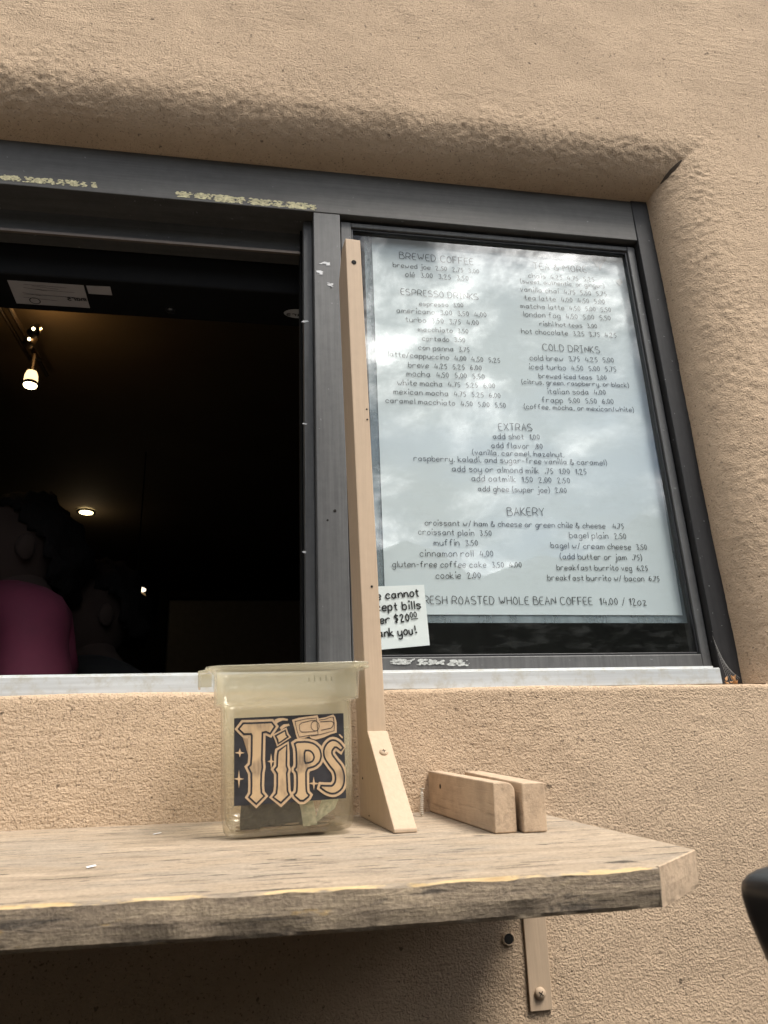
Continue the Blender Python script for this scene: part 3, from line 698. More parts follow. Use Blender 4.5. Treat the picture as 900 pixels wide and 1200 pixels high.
screw_head('screw', off(P(633, 1164, YF-.006), BO), .0062, (0, -1, 0), br, PAINTB, .9)

# ------------------------------------------------------------------ wooden upright with its brace
dY = -.155; dX = .011                   # the upright's long side runs slightly to the right as it comes out
pb = Vector((.1335, -.078, 0)); side = Vector((dX, dY, 0)).normalized(); acr = Vector((-side.y, side.x, 0))   # acr ~ +X
WP = .0212
LEAN = Vector((-.0125, 0, 1))           # slight lean to the left going up
ztop = P(415, 280.5, -.13).z
post = empty('wooden_upright', onS(pb.x, -.1)); UO = post.location.copy()
tag(post, 'tall narrow tan wooden upright standing on the shelf before the window', 'post')
def lean(p, z): return Vector((p.x, p.y, 0))+LEAN*(z-1.137)+Vector((0, 0, 1.137))
DP = .053
f0 = pb; f1 = pb+side*DP
bm = bmesh.new()
prof = [(f0, shelf_z(f0.y)+.0004), (f1, shelf_z(f1.y)+.0004), (f1, ztop), (f0+side*.028, ztop+.001), (f0, ztop-.035)]
prism(bm, [off(lean(p, z), UO) for p, z in prof], acr*WP, .0011)
board = mk('post_board', bm, PAINTB, post)
gt = P(446, 857, -.13).z; f2 = f1+side*.0955
bm = bmesh.new()
prof = [(f1+side*.0004, shelf_z(f1.y)+.0004), (f2, shelf_z(f2.y)+.0004), (f2, shelf_z(f2.y)+.004), (f1+side*.0035, gt), (f1+side*.0004, gt+.0005)]
prism(bm, [off(lean(p, z)-acr*.0006, UO) for p, z in prof], acr*(WP+.0012), .0009)
brace = mk('brace_block', bm, PAINTB, post)
sl_n = Vector((0, -(gt-shelf_z(f2.y)), -(.0955))).normalized(); sl_n = Vector((side.x*.1, -.80, .60))
aa = lean(f1+side*.0035, gt)+acr*WP/2; bb = lean(f2, shelf_z(f2.y)+.004)+acr*WP/2
tslope = (bb-aa).normalized(); sl_n = tslope.cross(acr).normalized()
if sl_n.y > 0: sl_n = -sl_n
screw_head('screw', off(aa.lerp(bb, .245)+sl_n*.0001, UO), .0046, sl_n, brace, PAINTB, .2)
for (zpx, fx, r) in (((416, 307), .5, .0035), ((430, 479), .85, .0011), ((430.5, 491), .85, .0011), ((435, 687), .62, .0014)):
    z = P(zpx[0], zpx[1], -.131).z
    hole('nail_hole', off(lean(f1, z)+acr*WP*fx+side*.0001, UO), r, board, nrm=side)
for (py, k, r) in ((912, .022, .0012), (956, .046, .0008)):
    p_ = f0+side*k; z = P(425, py, -.10).z; hole('nail_hole', off(lean(p_, z)-acr*.0001, UO), r, board, nrm=-acr)

# ------------------------------------------------------------------ two short blocks
def wood_block(px_back, px_front, w, h, round_r, label, roundside=1, lift=0.0):
    a, b = S(*px_back), S(*px_front); a = onS(a.x, max(a.y, WALL_Y-.012)) if a.y > WALL_Y-.012 else a
    L = (b-a); L.z = 0; Ln = L.length; d = L.normalized()
    yaw = math.atan2(d.x, -d.y)
    bm = bmesh.new()
    r = round_r; pr = [(0, 0), (w, 0), (w, h-r)]
    for k in range(1, 7): t_ = k/7*math.pi/2; pr.append((w-r+r*math.cos(t_), h-r+r*math.sin(t_)))
    pr += [(w-r, h), (0, h)]
    prism(bm, [Vector((x, 0, z)) for x, z in pr], (0, -Ln, 0), .0012)
    for f in bm.faces: f.material_index = 1 if abs(f.normal.y) > .8 else 0
    o = mk('wood_block', bm, [BLOCKM, ENDG])
    o.rotation_euler = (math.atan(SH_T), 0, yaw); o.location = a+nS*(.0005+lift)
    o.rotation_mode = 'XYZ'
    mm = Matrix.Rotation(yaw, 3, 'Z') @ Matrix.Rotation(math.atan(SH_T), 3, 'X'); o.rotation_euler = mm.to_euler()
    tag(o, label, 'wood block', 'short lumber offcuts on the shelf'); return o
w1 = wood_block((503, 951), (581, 978), .0215, .044, .009, 'short tan wood block with a rounded edge and a dark nail hole, nearer the post')
w2 = wood_block((546, 951), (615, 977), .0225, .0430, .002, 'short tan wood block with a square edge, on the far right of the pair')
bm = bmesh.new(); lathe(bm, [(.0028, 0), (.0014, .0005)], 7, Vector((-1, 0, 0)), Vector((-.0002, -.045, .030))); mk('nail_hole', bm, HOLE, w1)

# upright loose screw at the back of the shelf
sp = S(494, 957); scr = empty('loose_screw', sp); tag(scr, 'thin steel screw sticking up from the shelf beside the wood blocks', 'screw')
bm = bmesh.new(); pr = [(.0004, 0)]
for k in range(11): z = .002+k*.0021; pr += [(.0014, z), (.0026, z+.0008), (.0014, z+.0014)]
pr += [(.0012, .027), (.0028, .0285), (.0028, .0292)]
lathe(bm, pr, 12, Vector((.06, -.03, 1)).normalized(), Vector((0, 0, .0002))); mk('threaded_shank', bm, SCREW, scr)
# white paper flecks
for (x, y, w_, h_, rz, lb) in ((106.5, 1017, .0075, .0042, .5, 'tiny white paper fleck lying on the open middle of the shelf'), (184, 978, .0075, .0045, -.1, 'tiny white paper fleck at the back of the shelf against the wall')):
    o_ = S(x, y); bm = bmesh.new(); prism(bm, [Vector((a*w_/2, b*h_/2+.0*a, .0004+.0005*(a+1))) for a, b in ((-1, -1), (.9, -.8), (1, 1), (-.8, .9))], (0, 0, .0003))
    f = mk('paper_fleck', bm, plain('white_fleck', (.85, .86, .88), .7).m); f.location = o_; f.rotation_euler = (math.atan(SH_T), 0, rz); tag(f, lb, 'paper scrap')

# ------------------------------------------------------------------ tip container
CC = onS((S(265, 980).x+S(411, 977).x)/2-.001, -.158)
tipm = Matrix.Rotation(R_(2.2), 3, 'Z') @ Matrix.Rotation(R_(-1.6), 3, 'Y') @ Matrix.Rotation(math.atan(SH_T), 3, 'X')
jar = empty('tip_container', CC+nS*.0022, tipm.to_euler())
tag(jar, 'yellowed clear plastic food container serving as a tip jar on the shelf', 'container')
def rsq(h, r, z, n=7, hy=None):
    hy = h if hy is None else hy; o = []
    for cx, cy, a0 in ((h-r, hy-r, 0), (-(h-r), hy-r, 90), (-(h-r), -(hy-r), 180), (h-r, -(hy-r), 270)):
        for k in range(n+1):
            a = R_(a0+90*k/n); o.append((cx+r*math.cos(a), cy+r*math.sin(a), z))
    return o
def loft(bm, rings, cap0=True, cap1=True):
    V = [[bm.verts.new(p) for p in r] for r in rings]
    for a, b in zip(V, V[1:]):
        m_ = len(a)
        for i in range(m_): bm.faces.new((a[i], a[(i+1) % m_], b[(i+1) % m_], b[i]))
    if cap0: bm.faces.new(V[0][::-1])
    if cap1: bm.faces.new(V[-1])
HB, HT, HZ = .0612, .0622, .1545        # half width at the foot, under the band, overall height
ZB = .1190                               # underside of the stacking band
outer = [rsq(HB-.008, .012, 0), rsq(HB-.003, .016, .0015), rsq(HB-.0005, .018, .005), rsq(HB, .018, .010), rsq((HB+HT)/2, .0175, ZB*.5), rsq(HT, .017, ZB-.003), rsq(HT+.0015, .017, ZB),
         rsq(HT+.0062, .015, ZB+.0008), rsq(HT+.0066, .015, ZB+.004), rsq(HT+.0080, .015, HZ-.007), rsq(HT+.0105, .016, HZ-.0035), rsq(HT+.0160, .019, HZ-.0025), rsq(HT+.0165, .019, HZ-.0008), rsq(HT+.0160, .019, HZ)]
tk = .0028
inner = [rsq(HT+.0062, .014, HZ), rsq(HT+.0050, .013, HZ-.004), rsq(HT+.0040, .013, ZB+.004), rsq(HT-.001, .014, ZB+.001), rsq(HT-tk, .014, ZB-.004), rsq((HB+HT)/2-tk, .0147, ZB*.5), rsq(HB-tk, .015, .012), rsq(HB-.008, .012, .0042)]
bm = bmesh.new(); loft(bm, outer+inner, True, True); bmesh.ops.recalc_face_normals(bm, faces=bm.faces)
body = mk('container_body', bm, POLY, jar, smooth=True)
for sgn in (-1, 1):                      # moulded grip tabs under the rim
    bm = bmesh.new(); x0 = HT+.0160
    prism(bm, [Vector((sgn*(x0-.004), -.040, HZ-.0030)), Vector((sgn*(x0+.0075), -.030, HZ-.0040)), Vector((sgn*(x0+.0075), .030, HZ-.0040)), Vector((sgn*(x0-.004), .040, HZ-.0030))], (0, 0, .0028), .0008)
    if sgn < 0: box(bm, (-(x0+.0073), -.0285, HZ-.017), (-(x0+.0050), .0285, HZ-.0045), .0006); box(bm, (-(x0+.0048), -.0300, HZ-.017), (-(x0-.006), -.0275, HZ-.0045), .0006)
    mk('grip_tab', bm, POLY, jar)
# sign on the front face
def zc(x, y): return (265+x/10.44, 835+y/10.44)
def zd(x, y): return (335+x/10.44, 835+y/10.44)
CW, CH = .1035, .0775                    # sign size
ct, cb = ZB-.0125, ZB-.0125-CH
def carduv(px):                           # photograph pixel -> u, v in the sign
    x, y = px; u = (x-273.6)/131.6; yt = 846.4-7.2*u; yb = 944.2-10.3*u; return u, (y-yt)/(yb-yt)
def cardpt(px, lift):
    u, v = carduv(px); z = ct-(ct-cb)*v
    f = z/ZB; hy = HB+(HT-HB)*f
    return Vector(((u-.5)*CW, -(hy+.0012+lift), z))
sign = None
bm = bmesh.new()
c4 = [cardpt((273.6+131.6*u, 846.4-7.2*u+(97.8-3.1*u)*v), 0) for u, v in ((0, 0), (1, 0), (1, 1), (0, 1))]
prism(bm, c4, (0, .0006, 0)); sign = mk('tips_sign', bm, CARD, jar)
def offset_poly(pl, d):
    n_ = len(pl); A = sum(pl[i][0]*pl[(i+1) % n_][1]-pl[(i+1) % n_][0]*pl[i][1] for i in range(n_)); s_ = 1 if A > 0 else -1; o = []
    for i in range(n_):
        a, b, c = Vector(pl[i-1]), Vector(pl[i]), Vector(pl[(i+1) % n_])
        t1, t2 = (b-a).normalized(), (c-b).normalized(); n1_ = Vector((t1.y, -t1.x))*s_; n2_ = Vector((t2.y, -t2.x))*s_
        mth = (n1_+n2_); L_ = mth.length
        mth = n1_ if L_ < .2 else mth/L_
        k = d/max(.8, mth.dot(n1_)); o.append((b.x+mth.x*k, b.y+mth.y*k))
    return o
def chaikin(pl, n_=1):
    for _ in range(n_):
        o = []
        for a, b in zip(pl, pl[1:]+pl[:1]): o += [(a[0]*.8+b[0]*.2, a[1]*.8+b[1]*.2), (a[0]*.2+b[0]*.8, a[1]*.2+b[1]*.8)]
        pl = o
    return pl
def fillpoly(bm, loops, lift, conv):
    pts = [[cardpt(conv(*p), lift) for p in l] for l in loops]
    tris = tessellate_polygon([[Vector((p.x, p.z, 0)) for p in l] for l in pts]); vs = [bm.verts.new(p) for l in pts for p in l]
    for t_ in tris:
        try: bm.faces.new([vs[i] for i in t_])
        except ValueError: pass
def clampx(pl, hi): return [(min(x, hi), y) for x, y in pl]
LET = {
 'T': (zc, [[(200, 178), (300, 176), (430, 170), (550, 163), (572, 190), (590, 212), (560, 255), (530, 298), (482, 275), (435, 285), (432, 380), (425, 600), (432, 690), (418, 760), (412, 900), (418, 985), (452, 1020), (355, 1112), (268, 1036), (296, 995), (300, 900), (298, 760), (262, 692), (292, 662), (302, 560), (306, 320), (295, 302), (210, 306), (145, 245)]]),
 'i': (zc, [[(628, 500), (735, 428), (730, 520), (726, 670), (742, 714), (728, 760), (735, 960), (755, 1002), (652, 1096), (560, 1032), (600, 990), (612, 900), (614, 760), (582, 715), (612, 680), (618, 560)]]),
 'dot': (zc, [[(598, 322), (718, 258), (730, 310), (752, 333), (630, 412), (622, 370)]]),
 'P': (zd, [[(98, 397), (260, 388), (350, 410), (415, 465), (435, 545), (412, 620), (350, 672), (238, 702), (234, 900), (240, 975), (278, 1010), (178, 1082), (80, 1005), (118, 975), (126, 880), (126, 750), (92, 714), (124, 680), (122, 480)]]),
 'hole': (zd, [[(222, 490), (290, 490), (328, 520), (346, 568), (325, 612), (280, 632), (222, 638)]])}
sp_ = [(700, 468, 46), (640, 418, 66), (582, 412, 92), (527, 468, 102), (522, 545, 104), (575, 625, 106), (640, 705, 110), (662, 800, 112), (640, 885, 108), (575, 935, 92), (500, 930, 72), (420, 905, 26)]
def band(sp):
    cl = []
    for i in range(len(sp)-1):
        p0, p1, p2, p3 = [sp[max(0, min(len(sp)-1, i+k))] for k in (-1, 0, 1, 2)]
        for s_ in range(5):
            t_ = s_/5; cl.append(tuple(.5*((2*p1[k])+(-p0[k]+p2[k])*t_+(2*p0[k]-5*p1[k]+4*p2[k]-p3[k])*t_*t_+(-p0[k]+3*p1[k]-3*p2[k]+p3[k])*t_**3) for k in range(3)))
    cl.append(sp[-1]); L_, R2 = [], []
    for i, (x, y, w) in enumerate(cl):
        a, b = cl[max(0, i-1)], cl[min(len(cl)-1, i+1)]; t_ = Vector((b[0]-a[0], b[1]-a[1])).normalized(); nn = Vector((-t_.y, t_.x))
        L_.append((x+nn.x*w/2, y+nn.y*w/2)); R2.append((x-nn.x*w/2, y-nn.y*w/2))
    return L_+R2[::-1]
LET['S'] = (zd, [band(sp_)])
halo = bmesh.new(); blk_ = bmesh.new(); inn = bmesh.new(); hl = 0
for k, (conv, loops) in LET.items():
    L0 = loops[0] if k == 'S' else (chaikin(loops[0]) if k in ('P', 'hole') else loops[0])
    hx = 738 if conv is zd else 9999
    if k == 'hole':
        fillpoly(blk_, [offset_poly(L0, 10)], .00075, conv); fillpoly(inn, [offset_poly(L0, -11)], .0010, conv); continue
    hl += .00004
    fillpoly(halo, [clampx(offset_poly(L0, 40 if k != 'dot' else 32), hx)], .0002+hl, conv)
    fillpoly(blk_, [clampx(offset_poly(L0, 12), hx-6)], .0005, conv)
    g_ = offset_poly(L0, -11)
    if k == 'P': fillpoly(inn, [g_, offset_poly(chaikin(LET['hole'][1][0]), 11)[::-1]], .0007, conv)
    else: fillpoly(inn, [g_], .0007, conv)
# curls over the i
for pl in ([(588, 130), (640, 112), (700, 110), (755, 122), (750, 142), (690, 138), (635, 160), (600, 190)], [(650, 222), (700, 185), (765, 178), (775, 200), (720, 215), (668, 255)]): fillpoly(halo, [pl], .0004, zc)
fillpoly(halo, [[(662, 300), (676, 292), (716, 328), (708, 345)]], .0004, zd)
# banknote drawing
bnk = [(75, 132), (160, 105), (250, 92), (400, 72), (412, 112), (500, 95), (600, 62), (625, 90), (642, 160), (638, 275), (560, 296), (470, 335), (370, 362), (308, 346), (290, 322), (230, 345), (140, 358), (118, 300), (105, 235)]
fillpoly(halo, [bnk], .00042, zd)
def line(bm, pl, w, conv, lift=.0006): ribbon(bm, [cardpt(conv(*p), lift) for p in pl], w, (0, -1, 0))
lw = .00055
line(blk_, [(112, 150), (240, 120), (385, 105), (392, 190), (400, 300), (300, 310), (160, 335), (130, 240), (112, 150)], lw, zd)
line(blk_, [(165, 190), (195, 165), (300, 140), (390, 130)], lw, zd); line(blk_, [(165, 190), (170, 255), (195, 275), (330, 268), (395, 255)], lw, zd)
line(blk_, [(365+52*math.cos(a), 200+58*math.sin(a)) for a in np.linspace(0, 2*math.pi, 25)], lw, zd)
line(blk_, [(415, 130), (500, 118), (560, 95), (600, 95), (612, 180), (605, 255), (540, 270), (430, 300), (310, 322)], lw, zd)
line(blk_, [(430, 150), (520, 145), (570, 140), (605, 160), (588, 205), (560, 225), (440, 250)], lw*1.2, zd)
for (x, y, a, b, conv) in ((158, 525, 62, 55, zc), (148, 828, 62, 105, zc), (540, 622, 45, 92, zc), (332, 870, 66, 78, zd)):
    st = []
    for k in range(8):
        an = k*math.pi/4; st.append((x+(a if k % 2 == 0 else 17)*math.cos(an), y+(b if k % 2 == 0 else 17)*math.sin(an)))
    fillpoly(halo, [st], .00042, conv)
mk('letter_outline', halo, KRAFT, sign); mk('letter_black_line', blk_, CARD, sign); mk('letter_face', inn, KRAFTS, sign)  # middle layer is the black line drawn around letters and banknote
# moulded measure marks
bm = bmesh.new()
for k in range(5): box(bm, (.018+k*.0055, -(HT+.0077), .1370), (.0188+k*.0055, -(HT+.0070), .1370+(.006 if k % 2 else .004)))
mk('measure_marks', bm, plain('faint_print', (.30, .28, .2), .6).m, jar)

# contents: separate things that rest inside
JM = Matrix.Translation(CC+nS*.0022) @ tipm.to_4x4()
def folded_bill(pts, wv, mat, label, thick=.0005):
    bm = bmesh.new(); NU, NV = 16, 14; grid = []; pts = [Vector(p) for p in pts]
    for i in range(NV+1):
        t_ = i/NV*(len(pts)-1); a_ = min(int(t_), len(pts)-2); p = pts[a_].lerp(pts[a_+1], t_-a_)
        grid.append([p+Vector(wv)*(k/NU) for k in range(NU+1)])
    fl = np.array([list(q_) for r_ in grid for q_ in r_]); cr = (1-np.abs(fbm(fl+len(label)*.1, 85, 3, 5))*1.6)*min(.0032, Vector(wv).length*.09)
    vs = [bm.verts.new(Vector(q_)+Vector((0, float(c_), 0))) for q_, c_ in zip(fl, cr)]
    fs = [bm.faces.new((vs[i*(NU+1)+k], vs[i*(NU+1)+k+1], vs[(i+1)*(NU+1)+k+1], vs[(i+1)*(NU+1)+k])) for i in range(NV) for k in range(NU)]
    bmesh.ops.solidify(bm, geom=fs, thickness=thick); bmesh.ops.recalc_face_normals(bm, faces=bm.faces)
    o = mk('folded_banknote', bm, mat); o.matrix_world = JM; tag(o, label, 'banknote', 'money inside the tip container'); return o
folded_bill([(-.046, -.0520, .0062), (-.046, -.0550, .018), (-.044, -.0562, .040)], (.058, .001, .001), DBILL, 'dark crumpled banknote leaning behind the front of the tip container')
folded_bill([(.012, -.0535, .0062), (.010, -.0560, .020), (.004, -.0568, .045)], (.0060, -.002, .0), BILL, 'narrow pale folded edge of a banknote, the left one of the pale pair')
folded_bill([(.017, -.0540, .0062), (.0135, -.0562, .025), (.0105, -.0570, .044)], (.0085, -.001, -.001), BILL, 'pale banknote folded into a thin strip right of its twin')
folded_bill([(.022, -.049, .0065), (.030, -.050, .026), (.034, -.052, .046)], (.022, .006, .012), BILL, 'green banknote fanned open at the right inside the tip container')
coin0 = None
for i in range(16):
    bm_needed = coin0 is None
    if bm_needed:
        bm = bmesh.new(); lathe(bm, [(.0105, 0), (.0112, .0003), (.0112, .0014), (.0105, .0017), (.0098, .0014), (.0095, .0014)], 24); c_ = mk('coin', bm, COIN); coin0 = c_
    else: c_ = coin0.copy(); COL.objects.link(c_)
    px, py = -.042+.0055*i+random.uniform(-.004, .004), -.044+.014*(i % 4)+random.uniform(-.003, .003)
    c_.matrix_world = JM @ Matrix.Translation((px, py, .0048+.0017*(i % 3))) @ Matrix.Rotation(random.uniform(-.08, .08), 4, 'X')
    tag(c_, 'small dull coin lying among others in the bottom of the tip container', 'coin', 'coins in the tip container')

# ------------------------------------------------------------------ dried leaf in the corner of the sill
lp = P(857, 792, -.030); leaf = empty('dried_leaf', (lp.x, lp.y, ZS+.001)); tag(leaf, 'curled orange brown dead leaf caught in the corner of the window ledge', 'leaf')
bm = bmesh.new(); LFM = plain('dead_leaf', (.42, .22, .09), .8, var=.4, vs=200).m
for k in range(9):
    a = random.uniform(0, 6.28); r = random.uniform(.003, .008); c = Vector((random.uniform(-.006, .006), random.uniform(-.006, .004), random.uniform(.0015, .010)))
    d = Vector((math.cos(a), random.uniform(-.5, .5), math.sin(a))).normalized(); e_ = d.cross(Vector((0, 1, .3))).normalized()
    vs = [bm.verts.new(c+d*r), bm.verts.new(c+e_*r*.4+Vector((0, .002, 0))), bm.verts.new(c-d*r*.8), bm.verts.new(c-e_*r*.4)]
    bm.faces.new(vs)
mk('leaf_blade', bm, LFM, leaf)
bm = bmesh.new()
for k in range(7):
    a_ = P(835+k*2, 745+k*5, -.004); b_ = Vector((lp.x-.006+.003*k, lp.y, ZS+.004+.001*k)); tube(bm, [off(a_, leaf.location), off(a_.lerp(b_, .5)-Vector((0, 0, .002)), leaf.location), off(b_, leaf.location)], .00010, 4)
mk('cobweb', bm, plain('cobweb_silk', (.4, .38, .35), .6).m, leaf)

# ------------------------------------------------------------------ car door and mirror beside the camera
car = empty('parked_car', (.2, -.86, 0)); KO = car.location.copy(); tag(car, 'black door mirror of a car waiting close to the shelf at the right edge', 'car')
MYY = -.55
outl = [(869, 1032), (875, 1024), (886, 1018), (903, 1013), (940, 1006), (1010, 1000), (1060, 1006), (1085, 1030), (1090, 1080), (1080, 1130), (1050, 1160), (1000, 1172), (950, 1165), (915, 1148), (900, 1130), (887, 1100), (877, 1076), (869, 1050), (868, 1040)]
bm = bmesh.new(); base = [P(x, y, MYY) for x, y in outl]; cen_ = sum(base, Vector())/len(base); rings = []
for (dy, k) in ((.004, .94), (0, .985), (-.006, 1.0), (-.03, .95), (-.055, .80), (-.072, .58), (-.080, .3)):
    rings.append([off(cen_+(p-cen_)*k+Vector((0, dy, 0)), KO) for p in base])
loft(bm, rings); bmesh.ops.recalc_face_normals(bm, faces=bm.faces); mir = mk('mirror_housing', bm, BLACKM, car, smooth=True)
a_ = off(cen_+Vector((.05, -.05, -.01)), KO); b_ = Vector((a_.x+.16, -.06, a_.z-.02))
bm = bmesh.new(); tube(bm, [a_, (a_+b_)/2, b_], [.022, .02, .026], 14); mk('mirror_arm', bm, BLACKM, car, smooth=True)
PAINT = plain('dark_car_paint', (.02, .021, .024), .25, .3, Coat_Weight=.6).m; TRIM = plain('dark_cabin_trim', (.035, .034, .033), .85).m; RUB = plain('tyre_rubber', (.018, .018, .018), .85).m
def cpanel(name, prof, x0, x1, mat, bev=.004):      # section in Y, Z pulled along the car
    bm = bmesh.new(); prism(bm, [Vector((x0, y, z)) for y, z in prof], (x1-x0, 0, 0), bev); return mk(name, bm, mat, car)
side_p = [(-.09, .28), (.0, .30), (.035, .45), (.045, .62), (.03, .80), (.005, .93), (-.015, .965), (-.09, .968)]
cpanel('door_panel', side_p, -.62, .72, PAINT); cpanel('rear_door_panel', side_p, -1.55, -.63, PAINT); cpanel('rear_quarter', side_p, -2.35, -1.56, PAINT); cpanel('front_wing', side_p, .73, 2.25, PAINT)
YF_ = -1.72
cpanel('far_side', [(YF_, .28), (YF_-.04, .62), (YF_, .965), (YF_+.09, .968), (YF_+.09, .28)], -2.35, 2.25, PAINT)
cpanel('floor_pan', [(-.095, .30), (YF_+.095, .30), (YF_+.095, .36), (-.095, .36)], -2.3, 2.2, TRIM)
bm = bmesh.new(); prism(bm, [Vector((x, -.092, z)) for x, z in ((.95, .60), (.95, .99), (1.5, .97), (2.15, .86), (2.25, .78), (2.25, .60))], (0, YF_+.184, 0), .02); mk('bonnet', bm, PAINT, car)
bm = bmesh.new(); prism(bm, [Vector((x, -.11, z)) for x, z in ((-1.25, 1.47), (-.3, 1.53), (.15, 1.50), (.15, 1.47), (-.3, 1.49), (-1.25, 1.43))], (0, YF_+.22, 0), .006); mk('roof', bm, PAINT, car)
for yy in (-.085, YF_+.085):
    bm = bmesh.new(); tube(bm, [Vector((.90, yy, .965)), Vector((.55, yy-.01*(yy > -1), 1.25)), Vector((.15, -.125 if yy > -1 else YF_+.125, 1.475))], [.03, .026, .024], 8); mk('windscreen_pillar', bm, PAINT, car)
    bm = bmesh.new(); tube(bm, [Vector((-.62, yy, .965)), Vector((-.66, -.12 if yy > -1 else YF_+.12, 1.47))], .035, 8); mk('door_pillar', bm, PAINT, car)
    bm = bmesh.new(); tube(bm, [Vector((-1.85, yy, .965)), Vector((-1.25, -.12 if yy > -1 else YF_+.12, 1.44))], .05, 8); mk('rear_pillar', bm, PAINT, car)
bm = bmesh.new(); prism(bm, [Vector((x, -.10, z)) for x, z in ((-2.33, .60), (-2.33, .95), (-1.85, .98), (-1.85, .60))], (0, YF_+.20, 0), .02); mk('boot', bm, PAINT, car)
def seat(x, y):
    bm = bmesh.new(); box(bm, (x-.25, y-.25, .45), (x+.25, y+.25, .62), .05); prism(bm, [Vector((x-.20, y-.24, .60)), Vector((x-.05, y-.24, .60)), Vector((x-.30, y-.24, 1.15)), Vector((x-.42, y-.24, 1.15))], (0, .48, 0), .03); mk('car_seat', bm, TRIM, car)
seat(-.42, -1.25); seat(-1.2, -.45); seat(-1.2, -1.25)
for wx in (-1.6, 1.45):
    for wy, o_ in ((.005, 1), (YF_-.005, -1)):
        bm = bmesh.new(); lathe(bm, [(.18, -.10), (.29, -.10), (.315, -.08), (.315, .01), (.29, .03), (.19, .03)], 32, Vector((0, o_, 0)), Vector((wx, wy, .315))); tyre = mk('wheel', bm, RUB, car)
        bm = bmesh.new(); lathe(bm, [(.189, .012), (.17, .034), (.05, .040), (.02, .044)], 24, Vector((0, o_, 0)), Vector((wx, wy, .315))); mk('rim', bm, SCREW, tyre)
bm = bmesh.new(); box(bm, (-.50, .030, .80), (-.30, .056, .825), .006); mk('door_handle', bm, BLACKM, car)

# ------------------------------------------------------------------ inside: air curtain, lamps, people
zb = EYE+.80
ac = empty('air_curtain', (-.2, .13, zb)); AO = ac.location.copy(); tag(ac, 'long black air curtain unit fixed over the open half inside the window', 'air curtain')
bm = bmesh.new(); box(bm, off((XL-.1, .092, zb), AO), off((mx0+.05, .188, zb+.10), AO), .004); mk('housing', bm, BLK, ac)
WLAB = plain('silver_label', (.42, .40, .40), .5, var=.1).m
def under(name, px, mat, parent, lift=.0006):
    bm = bmesh.new(); prism(bm, [off(U(x, y, zb-EYE-lift), AO) for x, y in px], (0, 0, .0003)); return mk(name, bm, mat, parent)
lab = under('label_plate', [(8.4, 328.4), (97.8, 334.4), (105.5, 361), (19.5, 355.5)], WLAB, ac)
lab2 = under('label_plate', [(101, 334.8), (129, 336), (131.5, 346), (104, 344.2)], WLAB, ac)
DKI = plain('dark_print', (.03, .03, .03), .6).m
def uwrite(bm, text, a, b, w, h):      # lettering on the underside, read from inside the room
    A, B = U(*a, zb-EYE-.0012), U(*b, zb-EYE-.0012); st, wd = strokes(text); ex = (B-A)/wd; upv = Vector((ex.y, -ex.x, 0)).normalized()*h/10
    if upv.y > 0: upv = -upv
    for pl in st: ribbon(bm, [off(A+ex*x+upv*y, AO) for x, y in smooth_poly(pl)], w, (0, 0, -1))
bm = bmesh.new(); uwrite(bm, 'mars', (101, 353), (80, 352), .0022, .013)
for k in range(9):
    x0, x1 = 24+k*.4, 96-(k % 3)*14; y = 333+k*1.9
    A, B = U(x0+random.uniform(0, 14), y, zb-EYE-.0012), U(x1-random.uniform(0, 20), y+4.3, zb-EYE-.0012)
    if k not in (4, 7): ribbon(bm, [off(A, AO), off(B, AO)], .0008, (0, 0, -1))
c_ = U(41, 352.5, zb-EYE-.0012); ribbon(bm, [off(c_+Vector((.008*math.cos(a), .008*math.sin(a), 0)), AO) for a in np.linspace(0, 2*math.pi, 20)], .0018, (0, 0, -1))
mk('label_print', bm, DKI, lab)
bm = bmesh.new(); lathe(bm, [(.008, 0), (.008, .004), (.005, .006)], 16, Vector((0, 0, -1)), off(U(200, 362, zb-EYE), AO)); mk('knob', bm, plain('dark_knob', (.05, .05, .05), .3, .6).m, ac)
ov = U(349, 367, zb-EYE); bm = bmesh.new(); bm.faces.new([bm.verts.new(off(ov+Vector((.024*math.cos(a), .013*math.sin(a), -.0012)), AO)) for a in np.linspace(0, 2*math.pi, 28)[:-1][::-1]]); lg = mk('badge', bm, plain('badge_white', (.55, .55, .55), .5).m, ac)
bm = bmesh.new(); AA = ov+Vector((.019, .002, -.002)); st, wd = strokes('mars')
for pl in st: ribbon(bm, [off(AA+Vector((-x/wd*.038, -.0005*y*2.0+.004, 0)), AO) for x, y in smooth_poly(pl)], .0018, (0, 0, -1))
mk('badge_print', bm, DKI, lg)

CZ = 1.45
tr = empty('track_light', U(30, 400, CZ-.05)); TO = tr.location.copy(); tag(tr, 'dark ceiling track with small spot lamps glowing inside the cafe', 'track light')
a_, b_ = U(-8, 325, CZ-.06), U(55, 440, CZ-.06)
bm = bmesh.new(); tube(bm, [off(a_, TO), off(b_, TO)], .007, 8); tube(bm, [off(a_+Vector((-.03, 0, .0)), TO), off(b_+Vector((-.03, -.1, .0)), TO)], .006, 8); mk('rail', bm, RAIL, tr)
GLOWS = emit('glowing_shade', (1.0, .70, .36), 1.1); GLOWB = emit('glowing_bulb', (1.0, .84, .50), 6.0)
sh = U(35.5, 450, 1.24); K = .56
def lz(pr): return [(r*K, z*K) for r, z in pr]
bm = bmesh.new(); lathe(bm, lz([(.026, .075), (.034, .05), (.036, .012), (.035, .010)]), 24, Vector((0, 0, 1)), off(sh, TO), cap=False); shd = mk('lamp_shade', bm, GLOWS, tr, smooth=True)
bm = bmesh.new(); lathe(bm, lz([(.0365, .012), (.0365, -.006), (.035, -.006), (.035, .012)]), 24, Vector((0, 0, 1)), off(sh, TO), cap=False); mk('shade_band', bm, BLK, shd)
